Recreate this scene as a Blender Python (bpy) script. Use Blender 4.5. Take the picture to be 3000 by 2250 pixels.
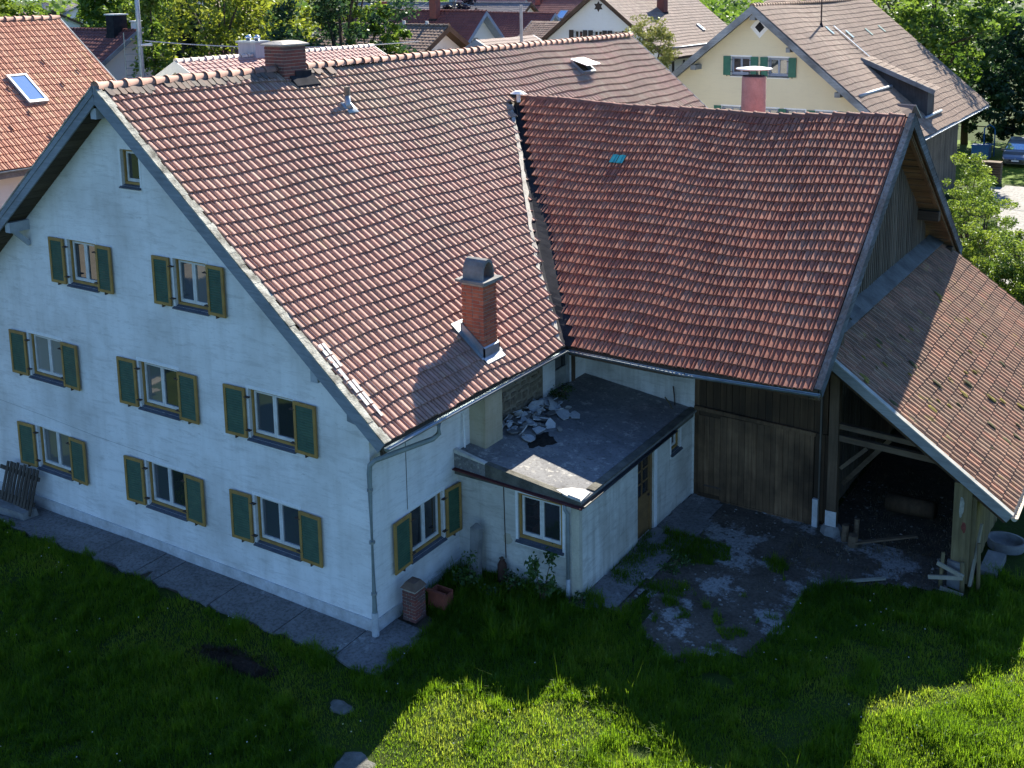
import bpy, math, random
import numpy as np
from mathutils import Vector, Matrix
random.seed(11); RNG = np.random.default_rng(11)
for o in list(bpy.data.objects): bpy.data.objects.remove(o)
SC = bpy.context.scene; COL = SC.collection
# ---------------------------------------------------------------- camera
CAM = (15.037, -16.781, 13.879)
cd = bpy.data.cameras.new('camera'); cam = bpy.data.objects.new('camera', cd); COL.objects.link(cam)
cd.sensor_fit = 'HORIZONTAL'; cd.sensor_width = 36.0; cd.lens = 38.708; cd.shift_x = -0.0580; cd.shift_y = -0.2098
cd.clip_start = 0.1; cd.clip_end = 3000
cam.location = CAM; cam.rotation_euler = (math.radians(80.312), math.radians(0.388), math.radians(30.675))
SC.camera = cam
SC.render.resolution_x = 1024; SC.render.resolution_y = 768
# ---------------------------------------------------------------- light
SUN = Vector((-0.24, 1.275, 1.0)).normalized()
w = bpy.data.worlds.new('World'); SC.world = w; w.use_nodes = True
wn = w.node_tree.nodes; wl = w.node_tree.links
sky = wn.new('ShaderNodeTexSky'); sky.sky_type = 'NISHITA'; sky.sun_disc = False
sky.sun_elevation = math.asin(SUN.z); sky.sun_rotation = math.atan2(SUN.x, SUN.y)
sky.air_density = 1.0; sky.dust_density = 0.3; sky.ozone_density = 3.0
wn['Background'].inputs['Strength'].default_value = 0.062
tint = wn.new('ShaderNodeMix'); tint.data_type = 'RGBA'; tint.blend_type = 'MULTIPLY'; tint.inputs['Factor'].default_value = 1.0; tint.inputs['B'].default_value = (0.71, 0.95, 1.25, 1)
wl.new(sky.outputs[0], tint.inputs['A']); wl.new(tint.outputs['Result'], wn['Background'].inputs['Color'])
sd = bpy.data.lights.new('sun', 'SUN'); sd.energy = 5.0; sd.angle = math.radians(0.5); sd.color = (1.0, 0.93, 0.80)
so = bpy.data.objects.new('sun', sd); COL.objects.link(so)
so.rotation_euler = SUN.to_track_quat('Z', 'Y').to_euler(); so.location = (0, 60, 60)
SC.view_settings.view_transform = 'Standard'; SC.view_settings.look = 'None'
SC.view_settings.exposure = 1.70; SC.view_settings.gamma = 1.0; SC.view_settings.use_curve_mapping = False
SC.cycles.max_bounces = 6; SC.cycles.diffuse_bounces = 3; SC.cycles.glossy_bounces = 3
SC.cycles.transparent_max_bounces = 6; SC.cycles.caustics_reflective = False; SC.cycles.caustics_refractive = False

# ---------------------------------------------------------------- helpers
V = Vector
def lerp(a, b, t): return a + (b - a) * t
def sstep(a, b, x):
    t = np.clip((x - a) / (b - a), 0, 1); return t * t * (3 - 2 * t)
class MB:
    def __init__(s, M=None): s.v = []; s.f = []; s.r = []; s.M = M; s.cur = 0.5
    def add(s, pts, faces):
        n = len(s.v)
        for p in pts:
            p = V(p)
            if s.M is not None: p = s.M @ p
            s.v.append((p.x, p.y, p.z)); s.r.append(s.cur)
        for f in faces: s.f.append(tuple(i + n for i in f))
        return s
    def hexa(s, p):   # p: bottom 4 (ccw from above), top 4
        return s.add(p, [(3, 2, 1, 0), (4, 5, 6, 7), (0, 1, 5, 4), (1, 2, 6, 5), (2, 3, 7, 6), (3, 0, 4, 7)])
    def box(s, a, b):
        x0, y0, z0 = a; x1, y1, z1 = b
        return s.hexa([(x0, y0, z0), (x1, y0, z0), (x1, y1, z0), (x0, y1, z0), (x0, y0, z1), (x1, y0, z1), (x1, y1, z1), (x0, y1, z1)])
    def obox(s, c, X, Y, Z):   # centre and three half vectors
        c = V(c); X = V(X); Y = V(Y); Z = V(Z)
        return s.hexa([c - X - Y - Z, c + X - Y - Z, c + X + Y - Z, c - X + Y - Z, c - X - Y + Z, c + X - Y + Z, c + X + Y + Z, c - X + Y + Z])
    def beam(s, a, b, w, h, up=(0, 0, 1)):
        a = V(a); b = V(b); d = (b - a); L = d.length; d.normalize(); u = V(up)
        sd = d.cross(u)
        if sd.length < 1e-5: sd = V((1, 0, 0))
        sd.normalize(); u = sd.cross(d)
        return s.obox((a + b) / 2, d * (L / 2), sd * (w / 2), u * (h / 2))
    def prism(s, poly, vec):
        n = len(poly); vec = V(vec)
        P = [V(p) for p in poly]; Q = [p + vec for p in P]
        return s.add(P + Q, [tuple(reversed(range(n))), tuple(range(n, 2 * n))] + [(i, (i + 1) % n, n + (i + 1) % n, n + i) for i in range(n)])
    def tube(s, path, rad, n=8, cap=True):
        P = [V(p) for p in path]; m = len(P)
        R = rad if hasattr(rad, '__len__') else [rad] * m
        pts = []
        for i, p in enumerate(P):
            d = (P[min(i + 1, m - 1)] - P[max(i - 1, 0)]).normalized()
            a = d.cross(V((0, 0, 1)))
            if a.length < 1e-3: a = d.cross(V((0, 1, 0)))
            a.normalize(); b = a.cross(d)
            for k in range(n):
                t = 2 * math.pi * k / n; pts.append(p + (a * math.cos(t) + b * math.sin(t)) * R[i])
        F = [(i * n + k, i * n + (k + 1) % n, (i + 1) * n + (k + 1) % n, (i + 1) * n + k) for i in range(m - 1) for k in range(n)]
        if cap: F += [tuple(reversed(range(n))), tuple(range((m - 1) * n, m * n))]
        return s.add(pts, F)
    def build(s, name, mat, parent=None, smooth=False):
        me = bpy.data.meshes.new(name); me.from_pydata(s.v, [], s.f); me.update()
        at = me.attributes.new('rnd', 'FLOAT', 'POINT'); at.data.foreach_set('value', s.r)
        return link(name, me, mat, parent, smooth)
def link(name, me, mat, parent=None, smooth=False):
    if mat is not None and not me.materials: me.materials.append(mat)
    if smooth: me.polygons.foreach_set('use_smooth', [True] * len(me.polygons))
    o = bpy.data.objects.new(name, me); COL.objects.link(o); adopt(o, parent); return o
def adopt(o, parent):
    if parent is None: return
    o.parent = parent
    if parent.type == 'EMPTY': o.matrix_parent_inverse = Matrix.Translation(-parent.location)
def np_mesh(name, v, f, r, mat, parent=None, smooth=False):
    """v (n,3), f (m,k) equal sized faces, r (n,)"""
    me = bpy.data.meshes.new(name); n = len(v); m, k = f.shape
    me.vertices.add(n); me.vertices.foreach_set('co', np.ascontiguousarray(v, np.float32).ravel())
    me.loops.add(m * k); me.loops.foreach_set('vertex_index', np.ascontiguousarray(f, np.int32).ravel())
    me.polygons.add(m); me.polygons.foreach_set('loop_start', np.arange(0, m * k, k, dtype=np.int32))
    me.update(calc_edges=True); me.validate(); me.shade_flat()
    at = me.attributes.new('rnd', 'FLOAT', 'POINT'); at.data.foreach_set('value', np.ascontiguousarray(r, np.float32))
    return link(name, me, mat, parent, smooth)
def tag(o, label=None, cat=None, group=None, kind=None):
    if label: o['label'] = label
    if cat: o['category'] = cat
    if group: o['group'] = group
    if kind: o['kind'] = kind
    return o
def thing(name, label, cat, loc=(0, 0, 0), group=None):
    o = bpy.data.objects.new(name, None); o.empty_display_size = 0.3; COL.objects.link(o); o.location = loc
    return tag(o, label, cat, group)
def project(P):   # world -> picture fraction, only to leave out what nobody can see
    M = np.array(cam.rotation_euler.to_matrix()); q = (np.asarray(P) - np.array(CAM)) @ M
    f = 38.708 / 36; d = -q[:, 2]
    return 0.5 + 0.0580 + f * q[:, 0] / d, 0.5 + (-0.2098 - f * q[:, 1] / d) * 4 / 3, d

# ---------------------------------------------------------------- materials
def mat_new(name):
    m = bpy.data.materials.new(name); m.use_nodes = True; nt = m.node_tree
    return m, nt, nt.nodes, nt.links, nt.nodes['Principled BSDF']
def ramp(nt, fac, stops, interp='LINEAR'):
    r = nt.nodes.new('ShaderNodeValToRGB'); r.color_ramp.interpolation = interp
    e = r.color_ramp.elements
    while len(e) < len(stops): e.new(0.5)
    for i, (p, c) in enumerate(stops):
        e[i].position = p; e[i].color = (c[0], c[1], c[2], 1) if hasattr(c, '__len__') else (c, c, c, 1)
    nt.links.new(fac, r.inputs[0]); return r.outputs[0]
def noise(nt, vec, scale, detail=4, rough=0.55, dist=0.0):
    n = nt.nodes.new('ShaderNodeTexNoise'); n.inputs['Scale'].default_value = scale; n.inputs['Detail'].default_value = detail
    n.inputs['Roughness'].default_value = rough; n.inputs['Distortion'].default_value = dist
    nt.links.new(vec, n.inputs['Vector']); return n.outputs['Fac']
def coords(nt, scale=(1, 1, 1), rot=(0, 0, 0), world=True):
    m = nt.nodes.new('ShaderNodeMapping'); m.inputs['Scale'].default_value = scale; m.inputs['Rotation'].default_value = rot
    if world:
        g = nt.nodes.new('ShaderNodeNewGeometry'); nt.links.new(g.outputs['Position'], m.inputs['Vector'])
    else:
        t = nt.nodes.new('ShaderNodeTexCoord'); nt.links.new(t.outputs['Object'], m.inputs['Vector'])
    return m.outputs[0]
def mix(nt, fac, a, b, mode='MIX'):
    n = nt.nodes.new('ShaderNodeMix'); n.data_type = 'RGBA'; n.blend_type = mode
    def put(sock, v):
        if isinstance(v, (int, float)): sock.default_value = v
        elif hasattr(v, '__len__'): sock.default_value = (v[0], v[1], v[2], 1)
        else: nt.links.new(v, sock)
    put(n.inputs['Factor'], fac); put(n.inputs['A'], a); put(n.inputs['B'], b); return n.outputs['Result']
def bump(nt, b, h, strength=0.4, dist=0.02):
    n = nt.nodes.new('ShaderNodeBump'); n.inputs['Strength'].default_value = strength; n.inputs['Distance'].default_value = dist
    nt.links.new(h, n.inputs['Height']); nt.links.new(n.outputs[0], b.inputs['Normal'])
def attr(nt, name='rnd'):
    a = nt.nodes.new('ShaderNodeAttribute'); a.attribute_name = name; return a.outputs['Fac']
MATS = {}
def simple(name, c1, c2, scale=3.0, rough=0.8, bmp=0.25, bdist=0.01, stretch=(1, 1, 1), metal=0.0, spec=0.3, lo=0.35, hi=0.65, fine=None):
    if name in MATS: return MATS[name]
    m, nt, N, L, b = mat_new(name)
    vec = coords(nt, stretch); n1 = noise(nt, vec, scale, 6, 0.6)
    c = ramp(nt, n1, [(lo, c1), (hi, c2)])
    n2 = noise(nt, vec, scale * 7, 3, 0.6)
    c = mix(nt, ramp(nt, n2, [(0.3, 0.0), (0.75, 0.35)]), c, mix(nt, 0.5, c, (0, 0, 0)))
    L.new(c, b.inputs['Base Color']); b.inputs['Roughness'].default_value = rough; b.inputs['Metallic'].default_value = metal
    b.inputs['Specular IOR Level'].default_value = spec
    if bmp: bump(nt, b, n2, bmp, bdist)
    MATS[name] = m; return m
def tile_mat(name, tints, dirt, dirt_amt=0.5, lichen=None, rough=0.8, lsc=1.3):
    m, nt, N, L, b = mat_new(name)
    r = attr(nt); c = ramp(nt, r, [(i / max(1, len(tints) - 1), t) for i, t in enumerate(tints)])
    vec = coords(nt); big = noise(nt, vec, 0.35, 5, 0.6); fine_ = noise(nt, vec, 9.0, 5, 0.65); mid = noise(nt, vec, 2.2, 5, 0.6)
    d = ramp(nt, mid, [(0.42, 0.0), (0.72, dirt_amt)]); c = mix(nt, d, c, dirt)
    d2 = ramp(nt, big, [(0.35, 0.0), (0.7, dirt_amt * 0.6)]); c = mix(nt, d2, c, dirt)
    c = mix(nt, ramp(nt, fine_, [(0.3, 0.22), (0.55, 0.0)]), c, (0.03, 0.02, 0.016))
    if lichen:
        l = noise(nt, coords(nt, (1, 1, 1)), lsc * 3, 6, 0.7); c = mix(nt, ramp(nt, l, [(0.60, 0.0), (0.68, lichen[1])]), c, lichen[0])
    L.new(c, b.inputs['Base Color']); b.inputs['Roughness'].default_value = rough; b.inputs['Specular IOR Level'].default_value = 0.25
    bump(nt, b, fine_, 0.35, 0.006); return m
def leaf_mat(name, c0, c1, c2, trans=0.35, tv=1.25, gl=0.04):
    m, nt, N, L, b = mat_new(name)
    c = ramp(nt, attr(nt), [(0.0, c0), (0.5, c1), (1.0, c2)])
    d = N.new('ShaderNodeBsdfDiffuse'); t = N.new('ShaderNodeBsdfTranslucent'); g = N.new('ShaderNodeBsdfGlossy'); g.inputs['Roughness'].default_value = 0.45
    L.new(c, d.inputs[0]); hv = N.new('ShaderNodeHueSaturation'); hv.inputs['Value'].default_value = tv; hv.inputs['Hue'].default_value = 0.485
    L.new(c, hv.inputs['Color']); L.new(hv.outputs[0], t.inputs[0])
    s1 = N.new('ShaderNodeMixShader'); s1.inputs[0].default_value = trans; L.new(d.outputs[0], s1.inputs[1]); L.new(t.outputs[0], s1.inputs[2])
    s2 = N.new('ShaderNodeMixShader'); s2.inputs[0].default_value = gl; L.new(s1.outputs[0], s2.inputs[1]); L.new(g.outputs[0], s2.inputs[2])
    g.inputs[0].default_value = (0.7, 0.75, 0.7, 1)
    L.new(s2.outputs[0], N['Material Output'].inputs[0]); N.remove(b); return m
def plaster(name, c, stain, amt=0.5, streak=0.4):
    m, nt, N, L, b = mat_new(name)
    vec = coords(nt); n1 = noise(nt, vec, 0.55, 7, 0.62); n2 = noise(nt, vec, 6.0, 5, 0.65); n4 = noise(nt, vec, 40.0, 3, 0.6)
    st = noise(nt, coords(nt, (2.2, 2.2, 0.22)), 1.3, 6, 0.65)
    hz = noise(nt, coords(nt, (0.5, 0.5, 3.2)), 2.6, 8, 0.75, 0.6); hz2 = noise(nt, coords(nt, (1.2, 1.2, 5.0)), 3.0, 6, 0.75, 1.2)
    col = mix(nt, ramp(nt, n1, [(0.42, 0.0), (0.75, amt)]), c, stain)
    col = mix(nt, ramp(nt, st, [(0.48, 0.0), (0.78, streak)]), col, stain)
    col = mix(nt, ramp(nt, hz, [(0.50, 0.0), (0.72, amt * 0.75)]), col, mix(nt, 0.4, stain, (0.2, 0.2, 0.2)))
    col = mix(nt, ramp(nt, hz2, [(0.58, 0.0), (0.68, amt * 0.55)]), col, mix(nt, 0.5, stain, (0.16, 0.16, 0.16)))
    col = mix(nt, ramp(nt, n2, [(0.62, 0.0), (0.82, 0.35)]), col, stain)
    L.new(col, b.inputs['Base Color']); b.inputs['Roughness'].default_value = 0.92; b.inputs['Specular IOR Level'].default_value = 0.15
    h = N.new('ShaderNodeMath'); h.operation = 'ADD'; L.new(n2, h.inputs[0]); L.new(n4, h.inputs[1])
    bump(nt, b, h.outputs[0], 0.35, 0.012); return m
def glass_mat(name, tint=(0.022, 0.026, 0.029), ior=2.0, rough=0.03):
    m, nt, N, L, b = mat_new(name)
    b.inputs['Base Color'].default_value = (*tint, 1); b.inputs['Roughness'].default_value = rough; b.inputs['IOR'].default_value = ior
    n = noise(nt, coords(nt), 1.2, 2, 0.5); bump(nt, b, n, 0.08, 0.05); return m
def wood(name, c1, c2, axis='z', rough=0.85, dark=(0.02, 0.016, 0.012), amt=0.6, per=True):
    st = {'x': (0.25, 5, 5), 'y': (5, 0.25, 5), 'z': (5, 5, 0.25)}[axis]
    m, nt, N, L, b = mat_new(name); vec = coords(nt, st); g = noise(nt, vec, 3.0, 7, 0.65, 0.4); big = noise(nt, coords(nt), 0.8, 4, 0.6)
    c = ramp(nt, g, [(0.3, c1), (0.7, c2)])
    if per: c = mix(nt, ramp(nt, attr(nt), [(0, 0.45), (1, 0.0)]), c, dark)
    c = mix(nt, ramp(nt, big, [(0.4, 0.0), (0.7, amt)]), c, dark)
    L.new(c, b.inputs['Base Color']); b.inputs['Roughness'].default_value = rough; b.inputs['Specular IOR Level'].default_value = 0.2
    bump(nt, b, g, 0.5, 0.012); return m

M_PLASTER = plaster('white_plaster', (0.78, 0.78, 0.77), (0.40, 0.38, 0.34), 0.62, 0.30)
M_PLASTER2 = plaster('worn_plaster', (0.66, 0.65, 0.60), (0.24, 0.21, 0.16), 0.75, 0.7)
M_PIER = plaster('ochre_stained_plaster', (0.50, 0.45, 0.34), (0.30, 0.24, 0.13), 0.6, 0.75)
M_SURR = simple('white_limewash', (0.84, 0.84, 0.83), (0.78, 0.78, 0.77), 3, 0.9, 0.1)
M_PLINTH = simple('plinth_render', (0.60, 0.61, 0.62), (0.42, 0.42, 0.41), 2.5, 0.9, 0.4, 0.02)
M_OCHRE = simple('ochre_paint', (0.40, 0.245, 0.07), (0.30, 0.175, 0.055), 4, 0.6, 0.2, 0.004)
M_GREEN = simple('green_louvre_paint', (0.030, 0.080, 0.045), (0.050, 0.110, 0.060), 5, 0.5, 0.1, 0.003)
M_WHITEP = simple('white_sash_paint', (0.72, 0.72, 0.70), (0.58, 0.57, 0.54), 6, 0.5, 0.15, 0.003)
M_SILL = simple('slate_blue_sill', (0.06, 0.075, 0.10), (0.10, 0.11, 0.13), 6, 0.55, 0.2, 0.004)
M_GLASS = glass_mat('window_glass'); M_GLASS_G = glass_mat('grey_tinted_glass', (.12, .125, .12)); M_GLASS_C = glass_mat('beige_curtained_glass', (.26, .25, .22), 1.7, .06); M_GLASS_D = glass_mat('dim_blue_glass', (.05, .062, .075))  # grey tint only lightens the pane colour; the beige one carries the curtain tone
M_GLASSB = glass_mat('roof_window_glass', (0.62, 0.72, 0.80), 1.5, 0.04); M_GLASSB.node_tree.nodes['Principled BSDF'].inputs['Metallic'].default_value = 0.9
M_IRON = simple('dark_iron', (0.05, 0.04, 0.035), (0.09, 0.06, 0.045), 9, 0.7, 0.2)
M_ZINC = simple('zinc_sheet', (0.30, 0.33, 0.36), (0.42, 0.45, 0.47), 3, 0.45, 0.15, 0.004, metal=0.6, spec=0.5)
M_GUTTER = simple('gutter_metal', (0.22, 0.26, 0.27), (0.36, 0.40, 0.41), 3, 0.35, 0.1, 0.004, metal=0.7, spec=0.5)
M_PIPE = simple('downpipe_paint', (0.20, 0.24, 0.24), (0.29, 0.33, 0.32), 3, 0.5, 0.15, 0.004)
M_REDGUT = simple('dark_red_gutter', (0.09, 0.022, 0.022), (0.13, 0.04, 0.035), 4, 0.55, 0.15)
M_BARGE = wood('grey_barge_board', (0.17, 0.20, 0.235), (0.27, 0.305, 0.34), 'x', amt=0.3, per=False)
M_SOFFIT = wood('brown_soffit', (0.075, 0.058, 0.042), (0.13, 0.105, 0.075), 'y', amt=0.4)
M_VERGE = simple('lichen_verge_mortar', (0.50, 0.49, 0.42), (0.13, 0.125, 0.10), 3.5, 0.95, 0.7, 0.03)
M_MORTAR = simple('pale_mortar', (0.50, 0.47, 0.41), (0.34, 0.31, 0.27), 4, 0.95, 0.6, 0.02)
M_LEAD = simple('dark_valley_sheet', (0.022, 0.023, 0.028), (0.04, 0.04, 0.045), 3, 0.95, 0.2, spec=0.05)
M_BRICK = tile_mat('chimney_brick', [(0.42, 0.105, 0.05), (0.48, 0.14, 0.07), (0.36, 0.085, 0.05), (0.52, 0.17, 0.09)], (0.18, 0.08, 0.06), 0.4)
M_BRICKD = tile_mat('dark_chimney_brick', [(0.22, 0.06, 0.045), (0.27, 0.08, 0.06), (0.17, 0.06, 0.055), (0.13, 0.08, 0.075)], (0.08, 0.06, 0.055), 0.6)
M_JOINT = simple('brick_joint', (0.46, 0.40, 0.33), (0.34, 0.29, 0.24), 8, 0.95, 0.3)
M_CONC = simple('grey_concrete', (0.26, 0.26, 0.25), (0.16, 0.155, 0.15), 2.2, 0.92, 0.5, 0.02)
M_TILE_MAIN = tile_mat('faded_pink_tiles', [(0.385, 0.21, 0.165), (0.445, 0.26, 0.21), (0.415, 0.235, 0.185), (0.465, 0.30, 0.24), (0.43, 0.30, 0.225), (0.48, 0.37, 0.275)], (0.20, 0.13, 0.105), 0.55, ((0.44, 0.37, 0.18), 0.35))
M_TILE_BARN = tile_mat('red_barn_tiles', [(0.42, 0.14, 0.082), (0.47, 0.185, 0.115), (0.38, 0.12, 0.075), (0.46, 0.205, 0.135), (0.34, 0.108, 0.07)], (0.16, 0.07, 0.05), 0.4, ((0.30, 0.22, 0.13), 0.3))
M_TILE_LEAN = tile_mat('brown_shed_tiles', [(0.30, 0.155, 0.095), (0.38, 0.22, 0.14), (0.26, 0.14, 0.09), (0.41, 0.20, 0.125), (0.34, 0.22, 0.14)], (0.10, 0.07, 0.05), 0.7, ((0.33, 0.27, 0.07), 0.6), lsc=0.7)
M_TILE_OLD = tile_mat('weathered_plain_tile', [(0.13, 0.10, 0.085), (0.20, 0.15, 0.12), (0.24, 0.14, 0.10), (0.10, 0.09, 0.085)], (0.07, 0.065, 0.06), 0.8, ((0.26, 0.25, 0.19), 0.5))
M_RIDGE = tile_mat('ridge_tile', [(0.36, 0.19, 0.145), (0.45, 0.27, 0.21), (0.32, 0.165, 0.13)], (0.20, 0.15, 0.12), 0.55, ((0.40, 0.37, 0.28), 0.4))
M_RIDGEB = tile_mat('barn_ridge_tile', [(0.26, 0.095, 0.07), (0.33, 0.13, 0.09), (0.22, 0.085, 0.07)], (0.10, 0.065, 0.055), 0.6)

# ---------------------------------------------------------------- tiles
PROF = [(0.0, 0.0), (0.010, 0.020), (0.035, 0.027), (0.080, 0.027), (0.105, 0.020), (0.114, 0.0), (0.136, 0.0), (0.146, 0.024), (0.166, 0.033), (0.186, 0.024), (0.196, 0.0), (0.230, 0.0)]
PROF_S = [(0.0, 0.0), (0.03, 0.028), (0.15, 0.028), (0.18, 0.0), (0.23, 0.0)]
def tile_geo(prof, w, c, lift=0.032, over=0.05, k=1.0):
    sc = w / 0.23; n = len(prof); P = []
    for (u, h) in prof: P.append((u * sc, 0, h * k + lift))
    for (u, h) in prof: P.append((u * sc, c + over, h * k))
    for (u, h) in prof: P.append((u * sc, 0.004, h * k - 0.004))
    F = []
    for i in range(n - 1):
        F.append((i, i + 1, n + i + 1, n + i)); F.append((2 * n + i, 2 * n + i + 1, i + 1, i))
    return np.array(P), np.array(F)
def tile_field(parent, name, mat, P0, U, S, ulen, slen, w=0.22, c=0.345, keep=None, wob=None, single=300, prof=PROF, lift=0.032, k=1.0, jit=1.0, seed=1, tintf=None, wave=.02):
    rng = np.random.default_rng(seed)
    P0 = np.array(P0, float); U = np.array(V(U).normalized()); S = np.array(V(S).normalized()); Nn = np.cross(U, S)
    nu = max(1, int(round(ulen / w))); ns = max(1, int(round(slen / c))); w = ulen / nu; c = slen / ns
    I, J = np.meshgrid(np.arange(nu), np.arange(ns)); I = I.ravel(); J = J.ravel()
    u = I * w; s = J * c
    if keep is not None:
        ok = keep(u + w / 2, s + c / 2); u = u[ok]; s = s[ok]
    n = len(u)
    du = rng.normal(0, 0.003, n) * jit; ds = rng.normal(0, 0.007, n) * jit + (wave * np.sin(u * 0.9 + s * 0.45) + wave * .7 * np.sin(u * 1.9 - s * .8 + 1)) * jit; dn = np.abs(rng.normal(0, 0.004, n)) * jit
    if wob is not None: dn = dn + wob(u, s)
    rot = rng.normal(0, 0.008, n) * jit
    rnd = np.clip(rng.random(n) * 0.75 + 0.25 * (0.5 + 0.5 * np.sin(u * 0.37 + 1.3 * np.sin(s * 0.5))), 0, 1)
    if tintf is not None: rnd = tintf(u, s, rnd)
    G, F = tile_geo(prof, w, c, lift, 0.05, k)
    org = P0 + np.outer(u + du, U) + np.outer(s + ds, S) + np.outer(dn, Nn)
    dist = np.linalg.norm(org - np.array(CAM), axis=1); order = np.argsort(dist)
    near = order[:single]; rest = order[single:]
    if len(near):
        NV = 14; meshes = []
        for q in range(NV):
            me = bpy.data.meshes.new(name); me.from_pydata([tuple(p) for p in G], [], [tuple(int(x) for x in f) for f in F]); me.update()
            a = me.attributes.new('rnd', 'FLOAT', 'POINT'); a.data.foreach_set('value', [(q + 0.5) / NV] * len(G)); me.materials.append(mat); meshes.append(me)
        for t in near:
            o = bpy.data.objects.new(name, meshes[min(NV - 1, int(rnd[t] * NV))]); COL.objects.link(o)
            cr, sr = math.cos(rot[t]), math.sin(rot[t]); uu = U * cr + S * sr; ss = S * cr - U * sr
            M = Matrix(((uu[0], ss[0], Nn[0], org[t][0]), (uu[1], ss[1], Nn[1], org[t][1]), (uu[2], ss[2], Nn[2], org[t][2]), (0, 0, 0, 1)))
            o.matrix_world = M; o.parent = parent; o.matrix_parent_inverse = Matrix.Identity(4) if parent.type != 'EMPTY' else Matrix.Translation(-parent.location)
            o.matrix_basis = M
    if len(rest):
        m = len(rest); cr = np.cos(rot[rest])[:, None, None]; sr = np.sin(rot[rest])[:, None, None]
        gx = G[None, :, 0:1]; gy = G[None, :, 1:2]
        vv = org[rest][:, None, :] + (gx * cr - gy * sr) * U + (gx * sr + gy * cr) * S + G[None, :, 2:3] * Nn
        ff = (F[None] + (np.arange(m) * len(G))[:, None, None]).reshape(-1, 4)
        o = np_mesh(name + 's', vv.reshape(-1, 3), ff, np.repeat(rnd[rest], len(G)), mat, parent)
        o['kind'] = 'stuff'
def ridge_tiles(parent, name, mat, A, B, r=0.12, L=0.40, seed=2, sag=None, single=True, collar=0.03):
    rng = np.random.default_rng(seed); A = V(A); B = V(B); D = (B - A); tot = D.length; D.normalize(); n = max(1, int(round(tot / L))); L = tot / n
    side = D.cross(V((0, 0, 1))).normalized(); up = side.cross(D); K = 8
    big = MB()
    for i in range(n):
        z = sag((i + .5) / n) if sag else 0.0
        mb = MB() if single else big; mb.cur = float(rng.random())
        o = A + D * (i * L) + up * (z + rng.normal(0, 0.005)); yaw = rng.normal(0, 0.02)
        d2 = (D + side * yaw).normalized()
        rings = [(0.0, r + collar), (0.06, r + collar), (0.075, r + 0.004), (L + 0.03, r - 0.008)]
        P = []
        for t, rr in rings:
            for k in range(K + 1):
                a = math.pi * (k / K) * 1.1 - 0.05 * math.pi
                P.append(o + d2 * t + side * (math.cos(a) * rr) + up * (math.sin(a) * rr - 0.03))
        m = K + 1
        F = [(j * m + k, j * m + k + 1, (j + 1) * m + k + 1, (j + 1) * m + k) for j in range(3) for k in range(K)]
        F.append(tuple(range(m)))
        mb.add(P, F)
        if single: mb.build(name, mat, parent, True)
    if not single and n: tag(big.build(name + 's', mat, parent, True), kind='stuff')
def clip_poly(poly, a, b, c):   # keep a*x+b*y<=c
    out = []
    for i in range(len(poly)):
        p, q = poly[i], poly[(i + 1) % len(poly)]; dp = a * p[0] + b * p[1] - c; dq = a * q[0] + b * q[1] - c
        if dp <= 0: out.append(p)
        if dp * dq < 0: t = dp / (dp - dq); out.append((p[0] + (q[0] - p[0]) * t, p[1] + (q[1] - p[1]) * t))
    return out
def wall_panel(mb, O, R, N, u0, u1, z0, z1, holes, depth=0.2, clips=()):
    """a wall face in the plane through O spanned by R and up, outward normal N, with openings cut out and their reveals"""
    O = V(O); R = V(R); N = V(N); Z = V((0, 0, 1))
    us = sorted({u0, u1, *[h[0] for h in holes], *[h[1] for h in holes]}); zs = sorted({z0, z1, *[h[2] for h in holes], *[h[3] for h in holes]})
    P = lambda u, z, d=0: O + R * u + Z * z - N * d
    for i in range(len(us) - 1):
        for j in range(len(zs) - 1):
            a, b, c, d = us[i], us[i + 1], zs[j], zs[j + 1]; mu, mz = (a + b) / 2, (c + d) / 2
            if any(h[0] < mu < h[1] and h[2] < mz < h[3] for h in holes): continue
            poly = [(a, c), (b, c), (b, d), (a, d)]
            for cl in clips: poly = clip_poly(poly, *cl) if poly else poly
            if len(poly) >= 3: mb.add([P(*p) for p in poly], [tuple(range(len(poly)))])
    for (a, b, c, d) in holes:
        mb.add([P(a, c), P(a, d), P(a, d, depth), P(a, c, depth)], [(0, 1, 2, 3)]); mb.add([P(b, c), P(b, d), P(b, d, depth), P(b, c, depth)], [(3, 2, 1, 0)])
        mb.add([P(a, d), P(b, d), P(b, d, depth), P(a, d, depth)], [(0, 1, 2, 3)]); mb.add([P(a, c), P(b, c), P(b, c, depth), P(a, c, depth)], [(3, 2, 1, 0)])
def fbox(mb, O, R, N, u0, u1, z0, z1, d0, d1):   # box in a wall frame; d outward
    O = V(O); R = V(R); N = V(N); Z = V((0, 0, 1)); P = lambda u, z, d: O + R * u + Z * z + N * d
    mb.hexa([P(u0, z0, d1), P(u1, z0, d1), P(u1, z0, d0), P(u0, z0, d0), P(u0, z1, d1), P(u1, z1, d1), P(u1, z1, d0), P(u0, z1, d0)])
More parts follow.
